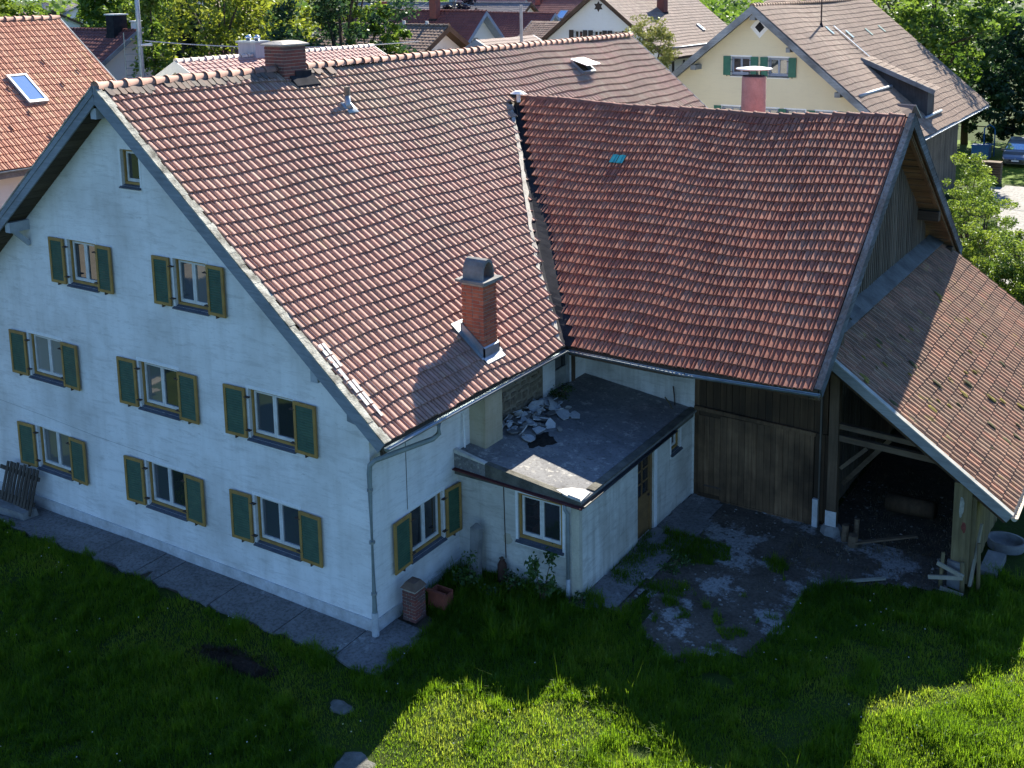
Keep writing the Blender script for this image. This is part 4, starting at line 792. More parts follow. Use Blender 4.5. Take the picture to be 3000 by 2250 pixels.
for i in range(70):
    a = rg.uniform(0, 1); x = abs(rg.gauss(.0, .5)) + .12; y = lerp(4.5, 6.9, a); r = rg.uniform(.09, .24); x = min(x, 1.4)
    mm = rg.choice((M_FRAG, M_FRAG, M_FRAG2))
    fragment(x, y, az(x) + .02 + max(0, .22 - x * .22) * rg.uniform(.1, 1) + r * .2, r, rg.uniform(.05, .9), rg.uniform(0, 6), mm, 90 + i, 'small %s shard %s' % ('pale' if mm is M_FRAG else 'grey', 'in the rubble near the chimney pier' if y < 5.3 else ('in the rubble near the terrace door' if y > 6.2 else 'in the middle of the rubble heap')), 'small shards in the rubble heap')
mb = MB(); P = []; rg = random.Random(5)
for k in range(22): a = 2 * math.pi * k / 22; r = .40 + .10 * math.sin(3 * a + 1) + .06 * math.sin(7 * a) + rg.uniform(-.03, .03); P.append((1.28 + r * .62 * math.cos(a), 4.85 + r * math.sin(a) * 1.1, az(1.28 + r * .62 * math.cos(a)) + .004))
mb.add(P + [(1.28, 4.85, az(1.28) + .05)], [(k, (k + 1) % 22, 22) for k in range(22)]); tag(mb.build('dirt_clump', simple('black_wet_dirt', (.012, .010, .008), (.03, .025, .02), 8, .95, .8, .03)), 'black clump of wet debris on the terrace slab', 'dirt')
for (a, b, lb) in (((2.62, 9.0, 2.70), (2.98, 8.75, 2.50), 'thin pale stick lying at the terrace corner'), ((2.80, 9.13, 3.0), (2.92, 9.0, 2.53), 'dark stick leaning on the terrace wall')):
    mb = MB(); mb.tube([a, V(a).lerp(V(b), .5) + V((.01, 0, .01)), b], [.018, .02, .016], 6); tag(mb.build('stick', M_SHEDW if 'pale' in lb else M_IRON), lb, 'stick')
mb = MB(); mb.tube([(2.98, BFY - .05, 4.15), (2.98, BFY - .05, 3.35), (2.99, BFY - .05, 3.30)], .012, 6); mb.tube([(2.92, BFY - .05, 4.1), (3.04, BFY - .05, 4.1)], .012, 6); tag(mb.build('iron_hook', M_IRON), 'thin iron rod hanging on the terrace wall near the barn door', 'rod')

# ================================================================ THINGS IN THE YARD
t = thing('brick_pier', 'squat red brick pier with a sloped cap beside the house corner', 'pier', (.44, .78, -.1))
brick_stack(t, .26, .62, .60, .96, -.10, .66, M_BRICKD, seed=15, bh=.062, blen=.18)
mb = MB(); P = [(.23, .57, .66), (.65, .57, .66), (.65, .99, .66), (.23, .99, .66), (.32, .66, .80), (.56, .66, .80), (.56, .90, .80), (.32, .90, .80)]; mb.hexa(P); mb.build('cap', simple('brown_cap', (.12, .08, .06), (.18, .12, .09), 5, .9, .5), t)
t = thing('leaning_post', 'grey pointed stone post leaning in the corner by the shuttered window', 'post', (.72, 2.66, 0)); Mt = Matrix.Translation((.76, 2.66, -.05)) @ Matrix.Rotation(-.10, 4, 'X') @ Matrix.Rotation(-.02, 4, 'Y'); mb = MB(Mt); mb.box((-.12, -.09, 0), (.12, .09, 1.28)); mb.build('shaft', M_CONC, t); mb = MB(Mt); mb.hexa([(-.12, -.09, 1.282), (.12, -.09, 1.282), (.12, .09, 1.282), (-.12, .09, 1.282), (-.03, -.02, 1.38), (.03, -.02, 1.38), (.03, .02, 1.38), (-.03, .02, 1.38)]); mb.build('point', M_CONC, t)
t = thing('terracotta_planter', 'broken red terracotta box among weeds beside the brick pier', 'planter', (.66, 1.35, 0)); mb = MB()
for (a, b) in (((.5, 1.2, 0), (.95, 1.24, .36)), ((.5, 1.5, 0), (.95, 1.54, .34)), ((.5, 1.24, 0), (.54, 1.5, .34)), ((.91, 1.24, 0), (.95, 1.5, .30))): mb.box(a, b)
mb.build('box', simple('terracotta', (.26, .075, .045), (.17, .05, .035), 5, .9, .4), t); mb = MB(); mb.box((.47, 1.17, .345), (.98, 1.235, .40)); mb.build('rim', simple('terracotta', 0, 0), t)
t = thing('rusty_canister', 'rusty brown canister standing under the annex wall conduit', 'canister', (1.38, 2.85, 0)); mb = MB(); mb.tube([(1.38, 2.88, -.02), (1.38, 2.88, .06), (1.38, 2.88, .42), (1.38, 2.88, .50), (1.38, 2.88, .54)], [.09, .11, .11, .07, .045], 12); mb.build('body', simple('rust', (.10, .045, .03), (.055, .03, .022), 7, .85, .5), t, True); mb = MB(); mb.tube([(1.38, 2.88, .53), (1.38, 2.88, .60)], .04, 8); mb.tube([(1.30, 2.88, .56), (1.46, 2.88, .56)], .015, 6); mb.build('valve', M_IRON, t)
# wooden frame, slab and trough at the lean-to
t = thing('wooden_trestle', 'small pale wooden trestle of posts and slats at the shed corner', 'trestle', (10.6, 7.75, 0)); M_PALE = wood('pale_bleached_wood', (.27, .25, .19), (.36, .33, .26), 'z', per=False)
for (a, b, nm, r) in (((10.30, 7.75, -.1), (10.33, 7.78, .85), 'post', .05), ((10.80, 7.72, -.1), (10.76, 7.78, .72), 'post', .06), ((11.10, 8.0, -.1), (11.06, 8.02, 1.15), 'post', .045)): mb = MB(); mb.tube([a, b], [r, r * .9], 8); mb.build(nm, M_SHEDW, t, True)
for (a, b) in (((10.22, 7.70, .60), (10.82, 7.68, .42)), ((10.05, 7.66, .22), (10.80, 7.66, .40)), ((10.32, 7.66, .02), (10.84, 7.64, -.02))): mb = MB(); mb.beam(a, b, .05, .09); mb.build('slat', M_PALE, t)
mb = MB(); mb.beam((10.92, 7.92, .1), (11.05, 8.3, 1.5), .05, .07); mb.build('prop', M_PALE, t)
mb = MB(); mb.hexa([(10.42, 7.88, -.05), (10.78, 7.80, -.05), (10.78, 7.95, -.05), (10.42, 8.0, -.05), (10.40, 7.92, .62), (10.74, 7.86, .60), (10.74, 7.93, .60), (10.40, 7.99, .62)]); mb.build('panel', M_CONC, t)
mb = MB(); mb.hexa([(10.98, 8.7, -.05), (11.38, 8.72, -.05), (11.42, 9.75, -.05), (11.0, 9.72, -.05), (10.98, 8.7, .16), (11.38, 8.72, .14), (11.42, 9.75, .16), (11.0, 9.72, .18)]); tag(mb.build('concrete_slab', M_CONC), 'grey concrete slab lying beside the shed wall', 'slab')
t = thing('stone_trough', 'shallow rounded stone trough beyond the slab by the shed', 'trough', (11.3, 10.4, 0)); mb = MB(); P = []
for (s, z) in ((.42, -.05), (.48, .22), (.40, .22), (.36, .08)):
    for k in range(16): a = 2 * math.pi * k / 16; P.append((11.3 + s * 1.0 * math.cos(a), 10.4 + s * .8 * math.sin(a), z))
mb.add(P, [(i * 16 + k, i * 16 + (k + 1) % 16, (i + 1) * 16 + (k + 1) % 16, (i + 1) * 16 + k) for i in range(3) for k in range(16)] + [tuple(range(48, 64))]); mb.build('basin', M_CONC, t, True)
# log and planks in the yard
def plank(a, b, w, h, lb, mat=M_PALE): mb = MB(); mb.beam(a, b, w, h); tag(mb.build('loose_plank', mat), lb, 'plank')
plank((8.25, 6.7, .05), (9.15, 7.35, .07), .09, .04, 'grey plank lying on the dirt in front of the lean-to'); plank((4.25, 5.0, .03), (4.55, 5.5, .035), .03, .02, 'short pale lath lying on the path by the annex wall'); plank((8.0, 8.5, .10), (9.4, 9.3, .3), .10, .04, 'brown plank tilted inside the lean-to entrance', M_BEAM)
for i, (x, y, h, r, lb) in enumerate(((7.75, 8.75, .42, .09, 'upright grey log stump beside the barn post'), (8.0, 8.6, .28, .13, 'short thick log by the barn post footing'), (7.95, 9.05, .5, .07, 'thin log end standing behind the stumps'))): mb = MB(); mb.tube([(x, y, -.03), (x + .02, y, h)], [r, r * .92], 9); tag(mb.build('log', M_BEAM), lb, 'log', )
mb = MB(); mb.tube([(8.4, 10.4, .5), (9.6, 10.2, .62)], [.24, .22], 12); tag(mb.build('log', M_PLANKD, None, True), 'big dark trunk lying deep inside the lean-to', 'log')
t = thing('picket_gate', 'weathered wooden picket panel leaning on the gable wall at the left', 'fence panel', (-12.2, -.3, -.2)); M_PICK = wood('old_picket', (.075, .062, .05), (.14, .12, .10), 'z')
Mg = Matrix.Translation((-12.9, -.62, -.15)) @ Matrix.Rotation(-.30, 4, 'X')
for i in range(10): mb = MB(Mg); mb.cur = random.random(); x = .02 + i * .145 + random.uniform(-.01, .01); mb.box((x, 0, random.uniform(0, .06)), (x + .095, .025, 1.25 + random.uniform(-.06, .05))); mb.build('picket', M_PICK, t)
for z in (.28, .95): mb = MB(Mg); mb.cur = .3; mb.box((-.28, .03, z), (1.45, .075, z + .10)); mb.build('rail', M_PICK, t)
mb = MB(Mg); mb.beam((.0, .05, .25), (-.6, -.2, .05), .06, .05); mb.build('brace', M_PICK, t)
mb = MB(); mb.hexa([(-13.4, -.92, -.2), (-11.55, -.75, -.2), (-11.5, -.35, -.2), (-13.4, -.5, -.2), (-13.4, -.92, .02), (-11.6, -.74, -.02), (-11.55, -.38, 0), (-13.4, -.5, .03)]); tag(mb.build('stone_step', M_CONC), 'low grey stone block below the picket panel', 'step')
# ================================================================ GROUND
def vnoise(x, y, sc, seed=0):
    x = np.asarray(x, float) * sc + seed * 17.3; y = np.asarray(y, float) * sc + seed * 9.1; xi = np.floor(x); yi = np.floor(y); fx = x - xi; fy = y - yi; fx = fx * fx * (3 - 2 * fx); fy = fy * fy * (3 - 2 * fy)
    h = lambda a, b: np.modf(np.abs(np.sin(a * 127.1 + b * 311.7 + seed) * 43758.5453))[0]
    return (h(xi, yi) * (1 - fx) + h(xi + 1, yi) * fx) * (1 - fy) + (h(xi, yi + 1) * (1 - fx) + h(xi + 1, yi + 1) * fx) * fy
def fbm(x, y, sc, seed=0): return (vnoise(x, y, sc, seed) + .5 * vnoise(x, y, sc * 2.1, seed + 1) + .25 * vnoise(x, y, sc * 4.3, seed + 2)) / 1.75
def gz(x, y):
    x = np.asarray(x, float); y = np.asarray(y, float)
    z = -.22 + .20 * sstep(.5, 3.5, y) * sstep(-.5, 1.0, x); z = z + .20 * sstep(5, 25, y) * (1 - sstep(-.5, 1.0, x))
    z = z - .42 * sstep(-.4, -5.5, y) - .32 * sstep(3, 8, x) * sstep(3.2, -1.2, y)
    near = np.exp(-((x) ** 2 + (y) ** 2) / 1600.0); z = z + (fbm(x, y, .35, 3) - .5) * .10 * near * (1 - sstep(3, 5, y) * .8)
    return z
xs = np.concatenate([[-900, -400, -200, -120, -80, -60, -45, -35], np.arange(-28, 26, .6), [30, 36, 45, 60, 80, 120, 200, 400, 900]]); ys = np.concatenate([[-600, -200, -90, -50, -35, -25], np.arange(-18, 30, .6), [33, 38, 45, 55, 70, 90, 120, 160, 220, 300, 450, 900, 1500]])
X, Y = np.meshgrid(xs, ys); Z = gz(X, Y); nx, ny = len(xs), len(ys); vv = np.stack([X.ravel(), Y.ravel(), Z.ravel()], 1); ii = np.arange(nx * ny).reshape(ny, nx)
ff = np.stack([ii[:-1, :-1].ravel(), ii[:-1, 1:].ravel(), ii[1:, 1:].ravel(), ii[1:, :-1].ravel()], 1)
mG, nt, N, L, b = mat_new('meadow_soil'); vec = coords(nt); n1 = noise(nt, vec, .9, 6, .6); n2 = noise(nt, vec, 6, 6, .7); n0 = noise(nt, vec, .12, 4, .6)
c = ramp(nt, n1, [(.35, (.024, .045, .006)), (.6, (.036, .065, .008)), (.75, (.055, .06, .02))]); c = mix(nt, ramp(nt, n2, [(.4, .55), (.62, 0)]), c, (.035, .04, .015)); c = mix(nt, ramp(nt, n0, [(.45, 0), (.7, .30)]), c, (.04, .06, .01)); L.new(c, b.inputs['Base Color']); b.inputs['Roughness'].default_value = .95; b.inputs['Specular IOR Level'].default_value = .1; bump(nt, b, n2, .8, .06)
tag(np_mesh('ground', vv, ff, np.zeros(len(vv)), mG, None, True), kind='structure')
def sheet(name, poly, mat, dz, step=.3, rag=.15, rs=1.2, seed=1, thick=None):
    poly = np.array(poly); x0, y0 = poly.min(0) - .3; x1, y1 = poly.max(0) + .3; gx = np.arange(x0, x1, step); gy = np.arange(y0, y1, step); X, Y = np.meshgrid(gx, gy)
    xx = X + (fbm(X, Y, rs, seed) - .5) * rag * 2; yy = Y + (fbm(X, Y, rs, seed + 7) - .5) * rag * 2
    def ins(px, py):
        r = np.zeros(px.shape, bool); n = len(poly)
        for i in range(n):
            (ax, ay), (bx, by) = poly[i], poly[(i + 1) % n]; c = ((ay > py) != (by > py)) & (px < (bx - ax) * (py - ay) / (by - ay + 1e-12) + ax); r ^= c
        return r
    ok = ins(xx + step / 2, yy + step / 2); Z = gz(X, Y) + dz; n = X.shape[1]; id_ = np.arange(X.size).reshape(X.shape); m = ok[:-1, :-1]
    f = np.stack([id_[:-1, :-1][m], id_[:-1, 1:][m], id_[1:, 1:][m], id_[1:, :-1][m]], 1); used = np.unique(f); re = -np.ones(X.size, int); re[used] = np.arange(len(used)); v = np.stack([X.ravel(), Y.ravel(), Z.ravel()], 1)[used]
    return tag(np_mesh(name, v, re[f], np.zeros(len(v)), mat, None, True), kind='structure')
def ground_mat(name, stops, patch, pcol, sc=1.0, psc=.9, fine=14, bmp=.6):
    m, nt, N, L, b = mat_new(name); vec = coords(nt); n1 = noise(nt, vec, sc, 7, .65, .4); n2 = noise(nt, vec, psc, 9, .72, .15); n3 = noise(nt, vec, fine, 5, .7)
    c = ramp(nt, n1, stops); c = mix(nt, ramp(nt, n2, [(patch, 0), (patch + .05, .9)]), c, pcol); c = mix(nt, ramp(nt, n3, [(.35, .55), (.55, 0)]), c, (.03, .026, .02)); L.new(c, b.inputs['Base Color']); b.inputs['Roughness'].default_value = .95; b.inputs['Specular IOR Level'].default_value = .15; bump(nt, b, n3, bmp, .03); return m
M_PATH = ground_mat('old_path_concrete', [(.3, (.15, .145, .14)), (.7, (.25, .245, .24))], .58, (.36, .36, .35), 1.2, .7)
M_YARD = ground_mat('yard_dirt_and_concrete', [(.3, (.070, .056, .042)), (.7, (.15, .125, .10))], .525, (.33, .325, .31), 1.5, .62)
M_DIRT = ground_mat('shed_dirt', [(.3, (.06, .047, .033)), (.7, (.12, .095, .07))], .7, (.12, .10, .08), 2, 2)
PATH = [(-16, -1.0), (-8, -1.08), (-4.2, -1.12), (-.7, -1.0), (.98, -1.15), (1.0, .0), (.9, 1.0), (.0, 1.2), (0, 0.3), (-16, .3)]
YARD = [(3.2, 2.75), (4.4, 3.1), (4.6, 4.3), (5.0, 2.8), (6.0, 2.3), (7.4, 3.0), (7.7, 4.6), (7.6, 6.0), (8.6, 7.0), (10.4, 7.5), (10.9, 9.0), (10.9, 9.4), (3.2, 9.4)]
LDIRT = [(7.0, 8.9), (10.9, 8.9), (10.9, 20.6), (7.0, 20.6)]
gpath = sheet('gable_path', PATH, M_DIRT, .02, .12, .10); sheet('yard', YARD, M_YARD, .012, .14, .25); sheet('shed_floor', LDIRT, M_DIRT, .016, .4, 0)
APATH = [(3.36, 2.9), (4.2, 3.2), (4.35, 5.2), (4.5, 7.4), (4.3, 9.2), (3.36, 9.2)]
sheet('annex_path', APATH, M_PATH, .045, .12, .08, seed=4)
M_GRAVEL = ground_mat('pale_gravel', [(.3, (.24, .235, .22)), (.7, (.34, .33, .31))], .8, (.4, .4, .38), 2, 2, 5, .5)
sheet('gravel_court', [(3.5, 30), (5, 38), (5.0, 47), (2.5, 55), (1.5, 61), (9, 64), (30, 60), (32, 32), (12, 29)], M_GRAVEL, .02, .8, 1.0, .25)
M_DRIVE = ground_mat('beige_drive', [(.3, (.25, .22, .17)), (.7, (.33, .30, .24))], .8, (.38, .35, .3), 1, 1)
M_LAWN = ground_mat('sunny_lawn', [(.3, (.07, .125, .008)), (.7, (.12, .19, .012))], .62, (.17, .20, .03), 2, .5, 6, .8); sheet('lawn', [(-6, 60.5), (-5, 82), (26, 84), (30, 60.2), (9, 64.5), (1.5, 61.5)], M_LAWN, .012, .8, .6, .3); sheet('side_lawn', [(-16.6, -2), (-17.3, -7.4), (-20.3, -10.8), (-27, -12.8), (-60, -14), (-60, -2)], M_LAWN, .012, .8, .3, .3)
sheet('drive', [(-17.5, 12), (-16.8, -2), (-17.5, -7.5), (-20.5, -11), (-27, -13), (-40, -14), (-40, -26), (-24, -25), (-20, -18), (-18.4, -12), (-18.4, 12)], M_DRIVE, .02, .8, .4, .3)
# stone patches and mole hill in the grass
def inpoly(poly, px, py):
    r = np.zeros(px.shape, bool); n = len(poly)
    for i in range(n):
        (ax, ay), (bx, by) = poly[i], poly[(i + 1) % n]; r ^= ((ay > py) != (by > py)) & (px < (bx - ax) * (py - ay) / (by - ay + 1e-12) + ax)
    return r
HOLES = [(.91, -2.14, .36, .22), (2.12, -3.1, .42, .42), (-2.1, -2.15, 1.0, .30), (-11.9, -1.7, .4, .2), (6.6, -.2, .3, .2), (7.2, 2.1, .4, .2)]
rg = random.Random(77)
for i, (x, y, a, b_, lb) in enumerate(((.91, -2.14, .30, .17, 'small pale flat stone in the shaded grass near the house corner'), (2.12, -3.1, .40, .36, 'round grey well cover sunk in the grass at the lawn edge'), (-11.9, -1.7, .38, .16, 'pale stone in the grass below the picket panel'))):
    mb = MB(); n = 14; z = float(gz(x, y)); P = []
    for (s, dz) in ((1.0, -.05), (1.0, .05), (.9, .085), (.4, .10)):
        for k in range(n): t_ = 2 * math.pi * k / n; rr = s * (1 + .12 * math.sin(3 * t_ + i) + (0.05 * math.sin(5 * t_))); P.append((x + a * rr * math.cos(t_), y + b_ * rr * math.sin(t_), z + dz - .03))
    mb.add([(p[0] + rg.uniform(-.02, .02), p[1] + rg.uniform(-.02, .02), p[2] - .03 + rg.uniform(-.012, .012)) for p in P], [(j * n + k, j * n + (k + 1) % n, (j + 1) * n + (k + 1) % n, (j + 1) * n + k) for j in range(3) for k in range(n)] + [tuple(range(3 * n, 4 * n))]); tag(mb.build('flat_stone' if i != 1 else 'well_cover', simple('mossy_cover', (.10, .10, .085), (.19, .185, .17), 3, .95, .8, .04), None, False), lb, 'stone' if i != 1 else 'cover')
mb = MB(); n = 20; P = []
for (s, dz) in ((1.0, -.02), (.8, .02), (.45, .04), (.1, .045)):
    for k in range(n): t_ = 2 * math.pi * k / n; rr = s * rg.uniform(.85, 1.1); P.append((-2.1 + 1.0 * rr * math.cos(t_), -2.15 + .30 * rr * math.sin(t_) + .12 * rr * math.cos(t_), float(gz(-2.1, -2.15)) + dz + rg.uniform(-.015, .015)))
mb.add(P, [(j * n + k, j * n + (k + 1) % n, (j + 1) * n + (k + 1) % n, (j + 1) * n + k) for j in range(3) for k in range(n)] + [tuple(range(3 * n, 4 * n))]); tag(mb.build('ash_heap', simple('burnt_brown_earth', (.022, .014, .010), (.045, .028, .02), 7, .95, .8, .04)), 'low dark brown earth heap in the shaded grass', 'heap')
# ---------------------------------------------------------------- grass
def blades(P, h, w, lean, az_, rnd, seg=2):
    n = len(P); d = np.stack([np.cos(az_), np.sin(az_), np.zeros(n)], 1); sd = np.stack([-np.sin(az_), np.cos(az_), np.zeros(n)], 1); up = np.array([0, 0, 1.0])
    t = rnd * 0; mid = P + up * (h * .55)[:, None] + d * (h * lean * .35)[:, None]; tip = P + up * (h * (1 - .28 * lean))[:, None] + d * (h * lean)[:, None]
    v = np.stack([P - sd * (w / 2)[:, None], P + sd * (w / 2)[:, None], mid + sd * (w * .38)[:, None], mid - sd * (w * .38)[:, None], tip], 1).reshape(-1, 3)
    b_ = np.arange(n) * 5; return v, np.concatenate([np.stack([b_, b_ + 1, b_ + 2], 1), np.stack([b_, b_ + 2, b_ + 3], 1), np.stack([b_ + 3, b_ + 2, b_ + 4], 1)]), np.repeat(rnd, 5)
M_GRASS = leaf_mat('grass_blades', (.036, .088, .004), (.078, .155, .006), (.16, .205, .022), .62, 2.3, .015)
def grass_field(name, n, box, hmean, mask, seed, label, wmean=.012, mat=None, clump=True, mar=.15):
    rng = np.random.default_rng(seed); x = rng.uniform(box[0], box[1], n); y = rng.uniform(box[2], box[3], n)
    if clump:
        k = n // 9; cxy = np.stack([rng.uniform(box[0], box[1], k), rng.uniform(box[2], box[3], k)], 1); pick = rng.integers(0, k, n // 2); x[:n // 2] = cxy[pick, 0] + rng.normal(0, .05, n // 2); y[:n // 2] = cxy[pick, 1] + rng.normal(0, .05, n // 2)
    ok = mask(x, y); x = x[ok]; y = y[ok]; z = gz(x, y); u, v_, d = project(np.stack([x, y, z], 1)); ok = (u > -.03 - mar) & (u < 1 + mar) & (v_ > -.1) & (v_ < 1.07 + mar) & (d > 1); x = x[ok]; y = y[ok]; z = z[ok]; m = len(x)
    tall = fbm(x, y, 1.1, 11); tuf = np.clip((fbm(x, y, 2.6, 15) - .52) * 6, 0, 1); h = hmean * (.35 + 1.0 * tall + .75 * tuf) * rng.uniform(.55, 1.35, m); rnd = np.clip(.02 + .75 * fbm(x, y, 1.3, 5) + rng.normal(0, .13, m), 0, 1); dry = fbm(x, y, .55, 21) > .60; rnd = np.where(dry, np.clip(rnd + .28, 0, 1), rnd); h = np.where(dry, h * .65, h)
    v, f, r = blades(np.stack([x, y, z - .01], 1), h, wmean * rng.uniform(.6, 1.5, m), np.abs(rng.normal(.45, .28, m)), rng.uniform(0, 6.283, m), rnd); return tag(np_mesh(name, v, f, r, mat or M_GRASS), label, 'grass', kind='stuff')
def lawn(x, y):
    e = .25 * (fbm(x, y, 1.6, 9) - .5); e2 = .75 * (fbm(x, y, 2.3, 19) - .42); k = ~inpoly(PATH, x + e2, y + e2)
    yd = inpoly(YARD, x + e * 1.5, y + e * 1.5) | inpoly(APATH, x + e, y + e)
    tuft = (fbm(x, y, 1.3, 31) > .60) & (y < 7); k &= ~(yd & ~tuft); k &= ~((x < .03) & (y > -.05)); k &= ~((x < AX + .02) & (y > AY0 - .02) & (x > -1)); k &= ~((x > 3.3) & (x < 10.95) & (y > 7.4)); k &= y < 24
    rng = np.random.default_rng(1)
    for (hx, hy, a, b_) in HOLES: k &= (((x - hx) / a) ** 2 + ((y - hy) / b_) ** 2) > (.55 + .6 * vnoise(x, y, 3.1, 2))
    thin = (fbm(x, y, .55, 21) > .60) & (rng.random(len(x)) < .45); k &= ~thin
    return k
grass_field('meadow_grass', 900000, (-13.5, 14.5, -8.0, 9), .16, lawn, 51, 'uneven green meadow grass in front of the farmhouse')
outer = lambda x, y: lawn(x, y) & ((x > 14.3) | (y > 8.9) | (y < -7.9)) & ((x > 11.9) | (y < 5))
grass_field('outer_meadow_grass', 130000, (-8, 27, -14, 24), .20, outer, 58, 'meadow grass further out around the yard', .03, mar=.45)
weed = lambda x, y: lawn(x, y) & (x > .15) & (x < 3.5) & (y > .9) & (y < AY0 - .03) & (fbm(x, y, 1.4, 3) > .35)
grass_field('tall_weeds', 7000, (.1, 3.5, .9, 3.1), .26, weed, 52, 'tall dark weeds growing along the annex wall', .016)
tall = lambda x, y: lawn(x, y) & (fbm(x, y, .5, 41) > .55)
grass_field('seed_grass', 9000, (-13, 15, -8, 12), .42, tall, 53, 'scattered tall seeding grass stalks', .007)
M_DEAD = leaf_mat('dead_grass', (.020, .012, .007), (.040, .022, .012), (.07, .045, .025), .2)
ell = lambda x, y: ((((x + 2.1) / 1.12) ** 2 + ((y + 2.15 - .12 * (x + 2.1)) / .40) ** 2) < .55 + .75 * vnoise(x, y, 2.7, 8))
grass_field('dead_grass', 9000, (-3.6, -.6, -2.9, -1.4), .13, ell, 54, 'matted dead brown grass in a dark patch of the shaded lawn', .014, M_DEAD)
# path slabs with open joints
rg = random.Random(21); ex = [-16, -13.1, -10.7, -8.3, -6.75, -6.05, -4.1, -2.0, -.25, 1.0]
for i in range(len(ex) - 1):
    a_, b_ = ex[i] + .015, ex[i + 1] - .015; P = []
    if i == len(ex) - 2: P = [(a_, -.03), (a_, -1.08), (.35, -1.2), (1.0, -1.12), (1.06, -.4), (.95, .55), (.05, .62), (.05, -.03)]
    else:
        n = 7; P = [(a_, -.04)] + [(lerp(a_, b_, k / n), -1.02 - .12 * rg.random() + (.25 if i == 4 and k in (3, 4) else 0)) for k in range(n + 1)] + [(b_, -.04)]
    zt = [float(gz(p[0], p[1])) + .05 + rg.uniform(-.006, .006) for p in P]; mb = MB(); n = len(P); tilt = rg.uniform(-.008, .008)
    mb.add([(p[0], p[1], z - .06) for p, z in zip(P, zt)] + [(p[0], p[1], z + tilt) for p, z in zip(P, zt)], [tuple(reversed(range(n))), tuple(range(n, 2 * n))] + [(k, (k + 1) % n, n + (k + 1) % n, n + k) for k in range(n)]); mb.build('path_slab', M_PATH, gpath)
# stones, chips and straw strewn over the yard
rng = np.random.default_rng(71); n = 2600; x = rng.uniform(3.4, 10.8, n); y = rng.uniform(2.3, 12.5, n); e = (fbm(x, y, 1.6, 9) - .5) * .4; ok = (inpoly(YARD, x + e, y + e) | inpoly(LDIRT, x, y)) & (fbm(x, y, .9, 61) > .36); x = x[ok]; y = y[ok]; n = len(x); z = gz(x, y) + .02; sz = .008 + .026 * rng.random(n) ** 4
U8 = np.array([(-1, -1, -.6), (1, -1, -.6), (1, 1, -.6), (-1, 1, -.6), (-.6, -.7, .7), (.7, -.6, .6), (.6, .6, .8), (-.7, .7, .6)]); vv = np.stack([x, y, z], 1)[:, None, :] + (U8[None] * (1 + rng.normal(0, .25, (n, 8, 3)))) * sz[:, None, None] * np.array([1.3, 1, .7]); ff = np.array([(4, 5, 6, 7), (0, 1, 5, 4), (1, 2, 6, 5), (2, 3, 7, 6), (3, 0, 4, 7)])
M_CHIP = leaf_mat('chips', (.06, .05, .04), (.12, .11, .095), (.30, .285, .26), .0)
tag(np_mesh('yard_chips', vv.reshape(-1, 3), (ff[None] + (np.arange(n) * 8)[:, None, None]).reshape(-1, 4), np.repeat(rng.random(n) ** 1.5, 8), M_CHIP), 'small stones and chips strewn over the yard', 'gravel', kind='stuff')
straw = lambda x, y: (inpoly(YARD, x, y) | inpoly(LDIRT, x, y)) & (x > 6.6) & (y > 5.5) & (fbm(x, y, 1.1, 81) > .42)
grass_field('straw_litter', 7000, (6.6, 10.8, 5.5, 13.5), .10, straw, 55, 'dry straw litter at the lean-to entrance', .012, leaf_mat('straw', (.06, .045, .025), (.13, .10, .055), (.24, .19, .11), .2))
# clover and dandelion heads
rng = np.random.default_rng(72); n = 900; x = rng.uniform(-12, 14, n); y = rng.uniform(-8, 7, n); ok = lawn(x, y) & (fbm(x, y, .6, 91) > .48); x = x[ok]; y = y[ok]; n = len(x); C = np.stack([x, y, gz(x, y) + rng.uniform(.08, .26, n)], 1); v, f, r = (lambda C: (np.concatenate([C + np.array(d) * .017 for d in ((1, 0, 0), (0, 1, 0), (-1, 0, 0), (0, -1, 0), (0, 0, 1))]), np.concatenate([np.stack([np.arange(n) + a * n, np.arange(n) + b * n, np.arange(n) + 4 * n], 1) for a, b in ((0, 1), (1, 2), (2, 3), (3, 0))]), np.tile(rng.random(n), 5)))(C)
tag(np_mesh('flower_heads', v, f, r, leaf_mat('petals', (.5, .48, .44), (.62, .6, .58), (.6, .52, .2), .3)), 'pale clover and dandelion heads scattered in the meadow', 'flowers', kind='stuff')
